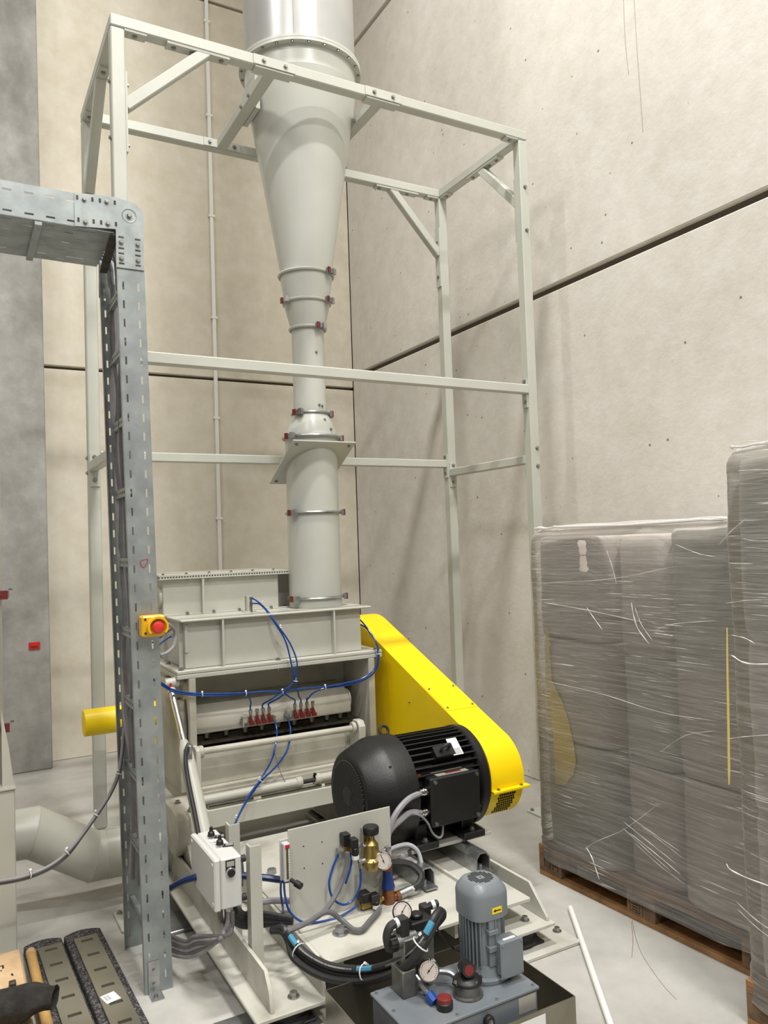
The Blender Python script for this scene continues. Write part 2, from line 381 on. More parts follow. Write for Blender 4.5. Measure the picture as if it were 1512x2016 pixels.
# ================================================================== THE HALL
XR, YB, ZC = 2.72, 3.047, 9.0
XL, YF = -10.0, -13.0
structure('floor', MB().box(XL-.1, XR+.3, YF-.1, YB+.3, -0.2, 0), M['floor'])
structure('ceiling', MB().box(XL, XR+.3, YF, YB+.3, ZC, ZC+0.1), M['ceil'])
wr = structure('wall_right')
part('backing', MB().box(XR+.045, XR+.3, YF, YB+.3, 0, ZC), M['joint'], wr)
for z0, z1 in ((0, 3.163), (3.212, 6.285), (6.33, ZC)):
    for y0, y1 in ((YF, -5.0), (-4.985, YB)):
        part('panel', MB().box(XR, XR+.05, y0, y1, z0, z1), M['wall_r'], wr, bevel=0.006)
wb = structure('wall_back')
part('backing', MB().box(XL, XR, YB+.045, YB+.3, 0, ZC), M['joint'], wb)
for z0, z1 in ((0, 3.062), (3.088, 6.452), (6.478, ZC)):
    for x0, x1 in ((XL, -5.0), (-4.985, XR-.002)):
        part('panel', MB().box(x0, x1, YB, YB+.05, z0, z1), M['wall_b'], wb, bevel=0.006)
structure('wall_left', MB().box(XL-.1, XL, YF, YB+.3, 0, ZC), M['cladding'])
structure('wall_front', MB().box(XL, XR+.3, YF-.1, YF, 0, ZC), M['cladding'])
pil = thing('concrete_pillar', 'grey mottled concrete pillar standing against the back wall at far left', 'pillar', (-.4, 2.94, 0))
part('shaft', MB().prism([(-.9, 0), (-.004, 0), (-.05, ZC), (-.9, ZC)], 1, 2.84, YB-.002), M['pillar'], pil, bevel=0.008)
sg = thing('wall_hook', 'small red plastic holder fixed on the grey concrete pillar', 'holder', (-.118, 2.84, .9))
part('plate', MB().box(-.157, -.080, 2.828, 2.8385, .897, .950), M['red'], sg, bevel=0.003)
part('slot', MB().box(-.142, -.095, 2.818, 2.828, .922, .932), M['red'], sg)

# hairline settlement cracks and rust marks of the pale wall are thin recessed lines
def crack(pts, r=0.003):
    mb = MB(); mb.tube([(XR-0.0005, p[1], p[2]) for p in pts], r, n=4); return mb
cr = [[UX(1227, -30, XR), UX(1230, 60, XR), UX(1234, 110, XR), UX(1238, 147, XR)], [UX(1247, -30, XR), UX(1254, 90, XR), UX(1262, 200, XR), UX(1266, 260, XR)]]
for c in cr: part('crack', crack(spl(c), 0.0016), M['cracktone'], wr)

lamp_no = 0
for lx, ly in LAMPS:
    t = thing('high_bay_lamp', '', 'lamp', (lx, ly, LAMP_Z), 'lamps under the hall ceiling')
    t['label'] = 'white high-bay ceiling lamp, ' + ('right row, ' if lx > 0 else 'left row, ') + {-1.3: 'nearest the back wall', -4.9: 'in the middle', -8.5: 'farthest from the back wall'}[ly]
    part('housing', MB().box(lx-.62, lx+.62, ly-.17, ly+.17, LAMP_Z+.02, LAMP_Z+.10), M['boxgrey'], t, bevel=0.01)
    part('diffuser', MB().box(lx-.58, lx+.58, ly-.14, ly+.14, LAMP_Z+.008, LAMP_Z+.02), M['lamp'], t)
    for sx in (-.5, .5): part('hanger', MB().cyl((lx+sx, ly, LAMP_Z+.1), (lx+sx, ly, ZC), .006, n=6), M['bolt'], t)
    ld = bpy.data.lights.new('panel_light', 'AREA'); ld.shape = 'RECTANGLE'; ld.size = 1.16; ld.size_y = .3
    ld.energy = LAMP_W*(1.55 if lx > 0 else 0.75); ld.color = LAMP_COL
    lo = bpy.data.objects.new('panel_light', ld); COL.objects.link(lo); lo.parent = t; lo.location = (0, 0, -0.01)

# hairline floor cracks
fl_o = bpy.data.objects['floor']
for pix in ([(1245,1812),(1250,1840),(1262,1875),(1285,1912),(1310,1945),(1332,1968)], [(1243,1815),(1246,1850),(1244,1885)]):
    mb = MB(); mb.tube(spl([UZ(a, b, .0003) for a, b in pix]), .0014, n=4); part('crack', mb, M['cracktone'], fl_o)
# conduit on the back wall
cdt = thing('wall_conduit', 'thin white conduit running up the beige back wall', 'conduit', (1.372, YB, 1.0))
part('pipe', MB().box(1.356, 1.388, YB-.028, YB-.003, 1.0, ZC), M['pvc'], cdt, bevel=0.004)
for z in (1.85, 2.72, 3.6, 4.5, 5.4, 6.25): part('clip', MB().box(1.345, 1.399, YB-.032, YB-.002, z, z+.02), M['pvc'], cdt)

# ================================================================== STEEL SUPPORT FRAME
W, D, H, B = 2.38, 0.931, 4.025, 0.062
BH = 0.056
fr = thing('support_frame', 'tall cream steel box frame of square tubes around the duct', 'frame', (1.19, .465, 0))
for (x, y, sx, sy) in ((0, 0, 1, 1), (W, 0, -1, 1), (0, D, 1, -1), (W, D, -1, -1)):
    xa, xb = sorted((x, x+sx*B)); ya, yb = sorted((y, y+sy*B))
    zs = .195 if x > 1 else .14
    p = part('post', MB().box(xa, xb, ya, yb, zs, H-BH-.004), M['framep'], fr, bevel=0.005)
    part('post_extension', MB().box(xa+.006, xb-.006, ya+.006, yb-.006, .012, zs), M['framep'], p, bevel=0.003)
    cxp, cyp = (xa+xb)/2, (ya+yb)/2
    part('base_plate', MB().box(cxp-.07, cxp+.07, cyp-.10, cyp+.10, 0, .012), M['framep'], p, bevel=0.003)
    bolts(p, [(cxp-.048, cyp+.075, .013), (cxp+.048, cyp-.075, .013)], (0,0,1), .011)
def beam(x0, x1, y0, y1, z0, z1, name='beam'): return part(name, MB().box(x0, x1, y0, y1, z0, z1), M['framep'], fr, bevel=0.005)
Z1 = H-BH
beam(0, W, 0, B, Z1, H); beam(0, W, D-B, D, Z1, H)
beam(0, B, B, D-B, Z1, H); beam(W-B, W, B, D-B, Z1, H)
beam(B, W-B, 0, .05, 2.445, 2.498)                      # middle front rail
beam(B, W-B, D-.05, D, 2.098, 2.150)                    # lower rear rail
beam(W-B, W-B+.05, B, D-B, 2.037, 2.089); beam(0, .05, B, D-B, 2.037, 2.089)
for xc in (.783, 1.402):                                # cross beams that carry the duct
    beam(xc-.03, xc+.03, B, D-B, Z1+.002, H-.002, 'cross_beam')
    part('cleat', MB().box(xc-.11, xc+.11, -.006, 0, Z1+.004, H-.004), M['framep'], fr)
    part('cleat', MB().box(xc-.10, xc+.10, .0, B, Z1-.007, Z1), M['framep'], fr)
    part('cleat', MB().box(xc-.11, xc+.11, D-B-.007, D-B, Z1+.004, H-.004), M['framep'], fr)
    bolts(fr, [(xc-.057, -.006, H-.028), (xc+.057, -.006, H-.028)], (0,-1,0))
    bolts(fr, [(xc-.075, D-B-.007, H-.028), (xc+.075, D-B-.007, H-.028)], (0,-1,0))
    bolts(fr, [(xc-.03, .30, Z1+.02), (xc-.03, .42, Z1+.02)] if xc < 1 else [(xc-.03, .28, Z1+.02), (xc-.03, .55, Z1+.02)], (-1,0,0))
def brace(p0, p1, side): part('brace', MB().bar(p0, p1, .05, .05, side), M['framep'], fr, bevel=0.004)
# front left brace, right brace, rear right brace, left brace
brace((.445, .03, Z1+.005), (B-.002, .03, 3.615), (0,1,0))
part('brace_plate', MB().box(.255, .555, .004, .058, Z1-.010, Z1), M['framep'], fr)
bolts(fr, [(.29, .03, Z1-.010), (.375, .03, Z1-.010), (.52, .03, Z1-.010)], (0,0,-1))
part('brace_plate', MB().box(B, B+.008, .004, .058, 3.40, 3.77), M['framep'], fr)
bolts(fr, [(B+.008, .03, 3.72), (B+.008, .03, 3.44)], (1,0,0)); bolts(fr, [(0, .03, 3.72), (0, .03, 3.46)], (-1,0,0))
brace((W-.03, .42, Z1+.005), (W-.03, B-.002, 3.60), (1,0,0))
part('brace_plate', MB().box(W-.058, W-.004, .22, .545, Z1-.010, Z1), M['framep'], fr)
bolts(fr, [(W-.03, .26, Z1-.010), (W-.03, .33, Z1-.010), (W-.03, .51, Z1-.010)], (0,0,-1))
part('brace_plate', MB().box(W-.058, W-.004, B, B+.008, 3.37, 3.745), M['framep'], fr)
bolts(fr, [(W-.03, 0, 3.68), (W-.03, 0, 3.42)], (0,-1,0))
brace((1.95, D-.03, Z1+.005), (W-B+.002, D-.03, 3.575), (0,1,0))
part('brace_plate', MB().box(1.833, 2.156, D-.058, D-.004, Z1-.010, Z1), M['framep'], fr)
bolts(fr, [(1.865, D-.03, Z1-.010), (2.08, D-.03, Z1-.010)], (0,0,-1))
part('brace_plate', MB().box(W-B-.008, W-B, D-.058, D-.004, 3.35, 3.76), M['framep'], fr)
bolts(fr, [(W-B-.008, D-.03, 3.66), (W-B-.008, D-.03, 3.42)], (-1,0,0))
brace((.03, .44, Z1+.005), (.03, D-B-.0, 3.57), (1,0,0))
part('brace_plate', MB().box(.004, .058, .33, .62, Z1-.010, Z1), M['framep'], fr)
bolts(fr, [(.03, .37, Z1-.010), (.03, .59, Z1-.010)], (0,0,-1))
# corner cleats with their bolts
def cleat(x0, x1, y0, y1, z0, z1, pts, ax):
    part('cleat', MB().box(x0, x1, y0, y1, z0, z1), M['framep'], fr); bolts(fr, pts, ax)
cleat(B, B+.10, .004, .058, Z1-.008, Z1, [(B+.05, .03, Z1-.008)], (0,0,-1))
cleat(.004, .058, D-B-.10, D-B, Z1-.008, Z1, [(.03, D-B-.05, Z1-.008)], (0,0,-1))
cleat(W-B-.09, W-B, .004, .058, Z1-.008, Z1, [(W-B-.045, .03, Z1-.008)], (0,0,-1))
cleat(W-B-.09, W-B, D-.058, D-.004, Z1-.008, Z1, [(W-B-.045, D-.03, Z1-.008)], (0,0,-1))
cleat(W-.058, W-.004, D-B-.09, D-B, Z1-.008, Z1, [(W-.03, D-B-.05, Z1-.008)], (0,0,-1))
cleat(W-B-.008, W-B, .012, .055, 2.365, 2.535, [(W-B-.008, .03, 2.52), (W-B-.008, .03, 2.40)], (-1,0,0))
cleat(W-B-.008, W-B, D-.055, D-.006, 2.03, 2.19, [(W-B-.008, D-.03, 2.172), (W-B-.008, D-.03, 2.06)], (-1,0,0))
cleat(W-.058, W-.006, D-B-.008, D-B, 1.965, 2.125, [(W-.03, D-B-.008, 2.112), (W-.03, D-B-.008, 2.0)], (0,-1,0))
cleat(W-.058, W-.006, B, B+.008, 1.96, 2.14, [], (0,1,0))
bolts(fr, [(W-.02, 0, 2.125), (W-.02, 0, 2.02)], (0,-1,0))
cleat(.006, .056, D-B-.008, D-B, 1.955, 2.13, [(.03, D-B-.008, 2.112), (.03, D-B-.008, 1.99)], (0,-1,0))
bolts(fr, [(0, D-.03, 2.11), (0, D-.03, 2.03)], (-1,0,0))

# ================================================================== THE DUCT TOWER
DX, DY = 1.125, .465
du = thing('extraction_duct', 'tall cream duct tower with a cone and clamped pipe sections on the hopper', 'duct', (DX, DY, 1.262))
def dl(name, prof, mt='duct', n=48, par=None, **k): return part(name, MB().lathe([(r, z) for r, z in prof], (DX, DY, 0), n=n), M[mt], par or du, **k)
dl('collar', [(.146, 1.2615), (.146, 1.312)])
dl('pipe', [(.145, 1.312), (.145, 1.78)]); dl('pipe', [(.145, 1.78), (.145, 2.195)])
dl('reducer', [(.150, 2.195), (.150, 2.222), (.097, 2.335)])
dl('pipe', [(.093, 2.335), (.0935, 2.40), (.0915, 2.41), (.0915, 2.815)])
dl('reducer', [(.098, 2.815), (.100, 2.835), (.127, 2.945), (.127, 2.962)])
dl('reducer', [(.127, 2.962), (.128, 2.985), (.146, 3.10), (.146, 3.118)])
dl('cone', [(.146, 3.118), (.147, 3.15), (.315, 4.17)])
dl('cylinder', [(.315, 4.17), (.315, 4.275)])
fl = dl('flange', [(.346, 4.275), (.346, 4.290)], n=64)
bolts(fl, [(DX+.333*math.cos(a), DY+.334*math.sin(a), 4.275) for a in [k*math.pi/12 for k in range(24)]], (0,0,-1), .008)
fl2 = dl('flange', [(.346, 4.292), (.346, 4.306)], n=64)
bolts(fl2, [(DX+.333*math.cos(a), DY+.334*math.sin(a), 4.306) for a in [k*math.pi/12 for k in range(24)]], (0,0,1), .007)
ud = dl('upper_duct', [(.315, 4.306), (.315, 9.0)], 'galv_duct', n=64)
a0 = math.radians(-118)
part('seam', MB().box(DX+.3155*math.cos(a0)-.004, DX+.3155*math.cos(a0)+.004, DY+.3155*math.sin(a0)-.004, DY+.3155*math.sin(a0)+.004, 4.306, 9.0), M['galv_duct'], ud)
# carrying tabs of the cone on the cross beams
for xc, sx in ((.783, 1), (1.402, -1)):
    part('lug', MB().box(min(xc+sx*.03, xc+sx*.055), max(xc+sx*.03, xc+sx*.055), .36, .57, 3.97, 4.15), M['duct'], du)
def clamp(z, r, angs):
    c = part('clamp_ring', MB().tube([(DX+r*math.cos(k*math.pi/24), DY+r*math.sin(k*math.pi/24), z) for k in range(48)], .0085, n=8, closed=True), M['duct' if z > 2.7 else 'zinc'], du)
    for a in angs:
        a = math.radians(a); ca, sa = math.cos(a), math.sin(a); p = Vector((DX+(r+.014)*ca, DY+(r+.014)*sa, z)); t = (-sa, ca, 0); rad = (ca, sa, 0)
        mb = MB(); mb.obox(p, t, rad, (0,0,1), .030, .009, .012); mb.obox(p+Vector(t)*.02+Vector(rad)*.008, t, rad, (0,0,1), .012, .010, .016); mb.cyl(p+Vector(t)*-.024-Vector((0,0,.016)), p+Vector(t)*-.024+Vector((0,0,.016)), .006, n=8)
        part('latch', mb, M['zinc'], c)
        mb = MB(); mb.obox(p+Vector(rad)*.010-Vector(t)*.022, t, rad, (0,0,1), .010, .003, .016); part('latch_lever', mb, M['redlever'], c)
clamp(1.312, .150, (205, 338)); clamp(1.780, .150, (205, 338)); clamp(2.199, .156, (205, 350)); clamp(2.335, .101, (212, 345))
clamp(2.815, .101, (285,)); clamp(2.962, .132, (305, 192)); clamp(3.118, .153, (300,))
for z, a, r in ((2.67, 275, .093), (2.375, 280, .094), (2.37, 292, .094), (2.29, 288, .118), (2.235, 295, .148)):
    a = math.radians(a); bolts(du, [(DX+r*math.cos(a), DY+r*math.sin(a), z)], (math.cos(a), math.sin(a), 0), .007)
# sloping slide-gate plate through the lower pipe
n_ = Vector((0, -.47, .88)).normalized()
gp = MB(); c = Vector((DX, .463, 2.06)); ay = Vector((0, .88, .47*1.0)).normalized(); ay = Vector((0, .37, -.2)).normalized(); az = Vector((1,0,0)).cross(ay)
gp.obox(c, (1,0,0), ay, az, .185, .21, .004)
g_ = part('gate_plate', gp, M['duct'], du)
bolts(g_, [c + Vector((sx*.155, 0, 0)) + ay*sy*.18 - az*(.004 if az.z > 0 else -.004) for sx in (-1, 1) for sy in (-1, 1)], -az if az.z > 0 else az, .009)

# ================================================================== CABLE LADDER
def LX(x, z): return x - .052 - .047*(z/2.65)           # the ladder leans slightly: x=0 is its left edge at height z
lad = thing('cable_ladder', 'galvanised slotted cable ladder standing upright and turning left at the top', 'cable tray', (0, -.39, 0))
def rail(y, sgn, ztop, name):
    """upright side rail: slotted sheet with two short lips"""
    xs = [0, .012, .0165, .018, .024, .070, .076, .098]
    xs = [0, .016, .0225, .071, .0775, .098]
    zs = [0.0]; z = .045
    while z < ztop-.05:
        zs += [z, z+.030]; z += .0702
    zs.append(ztop)
    mb = MB()
    mb.sheet(xs, zs, lambda i, j: i in (1, 3) and j % 2 == 1, lambda a, b: (LX(a, b), y, b), .0016)
    for xx in (0.0, .098):
        mb.obox((LX(xx, ztop/2), y+sgn*.009, ztop/2), (-.047/2.65*1, 0, 1), (0,1,0), (1,0,0), ztop/2, .009, .0009)
    return part(name, mb, M['galv'], lad, smooth=False)
RN = rail(-.585, 1, 2.66, 'side_rail'); RF = rail(-.20, -1, 2.80, 'side_rail')
for k in range(10):
    z = 2.651 - .2735*k
    if z > 2.6: z = 2.60
    x = LX(.026, z); y0, y1 = -.577, -.208
    n = 22; ys = [y0 + (y1-y0)*i/n for i in range(n+1)]
    mb = MB(); mb.sheet(ys, [z-.017, z-.006, z+.006, z+.017], lambda i, j: j == 1 and i % 2 == 1, lambda a, b: (x, a, b), .0016)
    mb.box(x, x+.018, y0, y1, z+.0155, z+.017); mb.box(x, x+.018, y0, y1, z-.017, z-.0155)
    part('rung', mb, M['galv'], lad, smooth=False)
# foot angles
for y, sg_ in ((-.5875, -1), (-.1975, 1)):
    x0 = LX(.012, .1)
    mb = MB(); mb.box(x0, x0+.040, min(y, y+sg_*.004), max(y, y+sg_*.004), 0, .115); mb.box(x0, x0+.045, min(y, y+sg_*.055), max(y, y+sg_*.055), 0, .005)
    f = part('foot_angle', mb, M['zinc'], lad)
    bolts(f, [(x0+.02, y+sg_*.004, .085), (x0+.02, y+sg_*.004, .035)], (0, sg_, 0), .007)
    bolts(f, [(x0+.02, y+sg_*.03, .005)], (0,0,1), .008)
# corner piece and connector plates at the top
yf = -.588
def arc(cx, cz, r, a0, a1, n=8): return [(cx+r*math.cos(math.radians(a0+(a1-a0)*i/n)), cz+r*math.sin(math.radians(a0+(a1-a0)*i/n))) for i in range(n+1)]
poly = [(-.245, 2.782), (-.102, 2.794), (-.103, 2.652), (-.002, 2.652), (-.001, 2.84)] + arc(-.053, 2.855, .052, 0, 75) + [(-.105, 2.915), (-.245, 2.905)]
cp = part('corner_plate', MB().prism(poly, 1, yf-.003, yf-.0008), M['galv'], lad, smooth=False)
poly = [(-.243, 2.781), (-.102, 2.793), (-.103, 2.652), (-.002, 2.652), (-.001, 2.84)] + arc(-.053, 2.855, .052, 0, 75) + [(-.105, 2.915), (-.243, 2.905)]
part('corner_plate', MB().prism([(a, b) for a, b in poly], 1, -.2005, -.198), M['galv'], lad, smooth=False)
def slotrow(pts, w, h):
    for (x, z) in pts: part('slot', MB().box(x-w/2, x+w/2, yf-.0036, yf-.0028, z-h/2, z+h/2), M['dark'], cp)
slotrow([(-.235+.0262*i, 2.889+.0009*i) for i in (0, 2, 3, 5)], .008, .016); slotrow([(-.232+.0262*i, 2.807+.0012*i) for i in (0, 2, 3, 5)], .008, .016)
slotrow([(-.084, z) for z in (2.767, 2.725, 2.706, 2.668)] + [(-.024, z) for z in (2.767, 2.725, 2.706, 2.668)], .020, .006)
bolts(cp, [(-.211, yf-.003, 2.886), (-.133, yf-.003, 2.892), (-.208, yf-.003, 2.803), (-.130, yf-.003, 2.810)], (0,-1,0), .009)
bolts(cp, [(-.084, yf-.003, 2.748), (-.084, yf-.003, 2.687), (-.024, yf-.003, 2.748), (-.024, yf-.003, 2.687)], (0,-1,0), .009)
part('pivot_ring', MB().tube([(-.053+.025*math.cos(k*math.pi/16), yf-.003, 2.853+.025*math.sin(k*math.pi/16)) for k in range(32)], .0022, n=5, closed=True), M['galv'], cp)
bolts(cp, [(-.053, yf-.003, 2.853)], (0,-1,0), .011)
# horizontal run to the left: slotted side walls and a perforated bottom
xs = [-3.0 + .07*i + d for i in range(40) for d in (0, .030)]
xs = [x for x in xs if x < -.235] + [-.235]
def hz(x): return -.084*(x+.17)*.12
mb = MB(); mb.sheet(xs, [2.783, 2.796, 2.803, 2.870, 2.877, 2.904], lambda i, j: i % 2 == 0 and j in (1, 3), lambda a, b: (a, -.586, b+hz(a)), .0016)
part('tray_side', mb, M['galv'], lad, smooth=False)
mb = MB(); mb.sheet(xs, [2.783, 2.796, 2.803, 2.870, 2.877, 2.904], lambda i, j: i % 2 == 0 and j in (1, 3), lambda a, b: (a, -.20, b+hz(a)), .0016)
part('tray_side', mb, M['galv'], lad, smooth=False)
ys = [-.586, -.56, -.553, -.52, -.513, -.47, -.463, -.42, -.413, -.37, -.363, -.32, -.313, -.27, -.263, -.235, -.228, -.20]
xb = xs + [-.17, -.11]
mb = MB(); mb.sheet(xb, ys, lambda i, j: (i % 2 == 0 and j % 2 == 1 and (i//2 + j//2) % 2 == 0) , lambda a, b: (a, b, 2.782+hz(a)), .0016)
part('tray_bottom', mb, M['galv'], lad, smooth=False)
for xx in (-.365, -.99, -1.6):
    part('joint_rib', MB().box(xx-.012, xx+.012, -.584, -.202, 2.768, 2.781), M['galv'], lad)
part('joint_strip', MB().bar((-.105, -.58, 2.780), (-.085, -.21, 2.760), .012, .03, (1,0,0)), M['dark'], lad)
# red marker scribble on the rail
mk = [UY(x, y, -.588) for x, y in ((276, 1109), (277, 1104), (283, 1102), (291, 1101), (290, 1107), (285, 1115), (282, 1117), (278, 1113), (276, 1108))]
part('marker_scribble', MB().tube(spl(mk, 4), .0011, n=5), M['redink'], RN, label='red handwritten loop')
# cables inside the ladder
random.seed(3)
cabs = []
for i in range(11):
    yy = -.545 + i*.031; xo = random.uniform(.036, .078); r = random.choice((.007, .008, .0095, .011))
    pts = []
    for k in range(12):
        z = .30 + k*.215
        pts.append((LX(xo + random.uniform(-.012, .012), z), yy + random.uniform(-.014, .014), z))
    pts += [(LX(xo, 2.70), yy, 2.70), (-.09+xo*.2, yy, 2.80), (-.22, yy, 2.805+r), (-.8, yy+random.uniform(-.02, .02), 2.815+r), (-2.5, yy, 2.833+r)]
    cabs.append((pts, r))
for i, (pts, r) in enumerate(cabs):
    single('cable', MB().tube(spl(pts, 4), r, n=7), M['cabledk' if i % 3 == 0 else 'cable'], ('dark' if i % 3 == 0 else 'light') + ' grey cable in the upright ladder, ' + ['nearest', 'second', 'third', 'fourth', 'fifth', 'sixth', 'seventh', 'eighth', 'ninth', 'tenth', 'eleventh'][i] + ' from its near rail', 'cable', 'cables inside the ladder')
# emergency stop
es = thing('emergency_stop', 'yellow emergency stop box with red mushroom button on the cable ladder', 'button', (-.006, -.60, 1.285))
part('box', MB().box(-.049, .035, -.645, -.5885, 1.288, 1.364), M['estopyel'], es, bevel=0.006)
mb = MB(); mb.tube([(.004+.033*math.cos(math.radians(a)), -.657, 1.324+.033*math.sin(math.radians(a))) for a in range(-40, 221, 10)], .006, n=6)
mb.prism([(.004+.037*math.cos(math.radians(a)), 1.324+.037*math.sin(math.radians(a))) for a in range(-40, 221, 10)] + [(.004+.030*math.cos(math.radians(a)), 1.324+.030*math.sin(math.radians(a))) for a in range(220, -41, -10)], 1, -.668, -.644)
part('guard_collar', mb, M['estopyel'], es)
part('mushroom_button', MB().lathe([(.010, 0), (.012, .012), (.021, .014), (.022, .022), (.017, .030), (.006, .033)], (.004, -.645, 1.322), (0,-1,0), 24), M['estopred'], es, label='red mushroom button')
bolts(es, [(-.037, -.645, 1.352), (-.037, -.645, 1.302)], (0,-1,0), .004, 'dark')

# pair of cables that sags from the ladder out to the left machine
pl = [(243,1432),(240,1475),(232,1523),(216,1562),(189,1604),(160,1645),(132,1678),(100,1703),(60,1721),(20,1731),(-40,1740)]
ya = [-.22,-.235,-.25,-.26,-.27,-.28,-.29,-.30,-.31,-.32,-.34]
p1 = [UY(x, y, yy) for (x, y), yy in zip(pl, ya)]
p2 = [UY(x+2, y+5 if i > 5 else y+1, yy+.012) for i, ((x, y), yy) in enumerate(zip(pl, ya))]
c1 = single('sagging_cable', MB().tube(spl(p1, 6), .0058, n=8), M['cable'], 'upper grey cable of the pair sagging left from the cable ladder', 'cable', 'sagging cable pair')
c2 = single('sagging_cable', MB().tube(spl(p2, 6), .0058, n=8), M['cabledk'], 'lower dark cable of the pair sagging left from the cable ladder', 'cable', 'sagging cable pair')
ties(c1, [p1[2], p1[4], p1[6], p1[8]], [p1[3]-p1[1], p1[5]-p1[3], p1[7]-p1[5], p1[9]-p1[7]], .012)

# ================================================================== THE GRANULATOR
gr = thing('granulator', 'cream steel granulator with hopper under the extraction duct, on a welded base', 'machine', (.83, .3, 0))
def gbox(name, x0, x1, y0, y1, z0, z1, mt='cream', bev=.003, par=None, **k):
    return part(name, MB().box(x0, x1, y0, y1, z0, z1), M[mt], par or gr, bevel=bev, **k)
# hopper
hp = gbox('hopper', .337, 1.297, .262, .93, 1.021, 1.250)
gbox('hopper_plate', .310, 1.345, .222, 1.0, 1.250, 1.2605)
for x in (.518, 1.123): gbox('rib', x-.005, x+.005, .224, .262, 1.021, 1.250, par=hp, bev=0)
for y in (.30, .62): gbox('rib', .318, .337, y-.005, y+.005, 1.021, 1.250, par=hp, bev=0)
gbox('corner_strip', .337, .352, .255, .262, 1.10, 1.235, par=hp, bev=.001)
lf = gbox('upper_flange', .285, 1.398, .215, 1.05, 1.003, 1.020)
gbox('lower_flange', .285, 1.398, .215, 1.05, .980, 1.0015)
bolts(lf, [(.312, .243, 1.020), (.312, .50, 1.020), (.805, .238, 1.020), (1.372, .243, 1.020), (1.372, .52, 1.020)], (0,0,1), .013)
bolts(lf, [(.805, .238, .980), (1.372, .243, .980)], (0,0,-1), .011)
# rear hopper with toothed seal strip
rh = gbox('rear_hopper', .300, .930, .530, .95, 1.2615, 1.448, mt='cream')
gbox('rear_hopper_end', .930, 1.04, .640, .95, 1.2615, 1.448)
gbox('rib', .497, .507, .500, .530, 1.2615, 1.448, par=rh, bev=0)
gbox('foot_strip', .300, 1.00, .512, .530, 1.2615, 1.268, par=rh, bev=0)
bolts(rh, [(.42, .516, 1.268), (.56, .516, 1.268), (.70, .516, 1.268), (.88, .516, 1.268)], (0,0,1), .009)
gbox('top_flange', .275, 1.04, .498, .99, 1.448, 1.455, bev=0)
gbox('lid', .275, 1.04, .498, .99, 1.463, 1.472, bev=0)
mb = MB()
for i in range(52): mb.box(.280+.0145*i, .2875+.0145*i, .499, .512, 1.455, 1.463)
mb.box(.285, 1.03, .513, .98, 1.455, 1.463)
part('toothed_seal', mb, M['cream'], gr, smooth=False)
bolts(rh, [(x, .508, 1.448) for x in (.42, .54, .66, .78, .90)], (0,0,-1), .008); bolts(rh, [(x, .52, 1.472) for x in (.30, .42, .54, .66, .78, .9)], (0,0,1), .008)
part('end_disc', MB().cyl((.285, .60, 1.352), (.318, .60, 1.352), .058, n=32), M['cream'], gr, bevel=.004)
part('end_hub', MB().cyl((.27, .60, 1.352), (.287, .60, 1.352), .02, n=20), M['cream'], gr)
# small signal post on the hopper plate
part('sensor_post', MB().box(.704, .712, .395, .435, 1.2605, 1.345).box(.704, .738, .430, .435, 1.2605, 1.345).box(.69, .75, .39, .45, 1.2605, 1.266), M['cream'], gr)
sv = part('sensor_valve', MB().box(.716, .730, .384, .398, 1.325, 1.342).box(.718, .729, .386, .400, 1.290, 1.32).cyl((.723, .390, 1.26), (.723, .390, 1.34), .006, n=8), M['steel'], gr, bevel=.002)
# side plates of the body
for x0, x1 in ((.340, .374), (1.313, 1.350)):
    part('side_plate', MB().prism([(.215, .98), (.215, .63), (.30, .40), (.30, .33), (1.0, .33), (1.0, .98)] if x0 < 1 else [(.215, .98), (.215, .56), (.30, .40), (.30, .33), (1.0, .33), (1.0, .98)], 0, x0, x1), M['creamdirty'], gr, bevel=.003)
gbox('inner_corner', .374, .380, .24, .52, .64, .98, bev=0)
gbox('back_panel', .374, 1.313, .52, .535, .70, .98, mt='creamdirty')
gbox('top_strip', .374, 1.313, .30, .52, .972, .98, bev=0)
# rounded clamp beam across the front
bp_ = [(.52, .835), (.47, .832), (.40, .808), (.36, .786), (.338, .762), (.328, .735), (.325, .690), (.330, .682), (.40, .690), (.52, .700)]
cb = part('clamp_beam', MB().prism(bp_, 0, .376, 1.255), M['creamdirty'], gr, bevel=.004, ang=50)
part('beam_end', MB().cyl((1.254, .39, .745), (1.262, .39, .745), .055, n=20), M['creamdirty'], gr)
# cutting gap: dark knife seat with clamping bolts
gbox('knife_seat', .376, 1.312, .44, .46, .60, .70, mt='dark', bev=0)
part('knife_bar', MB().prism([(.36, .668), (.44, .690), (.44, .655), (.37, .640)], 0, .378, 1.25), M['dark'], gr)
gbox('knife_ledge', .376, 1.312, .33, .44, .628, .640, mt='dark', bev=0)
for x in (.46, .56, .66, .75, .84, .93, 1.03, 1.12, 1.2): 
    part('clamp_bolt', MB().cyl((x, .358, .690), (x, .358, .672), .017, n=12).cyl((x, .358, .672), (x, .358, .656), .013, n=6), M['steel'], gr)
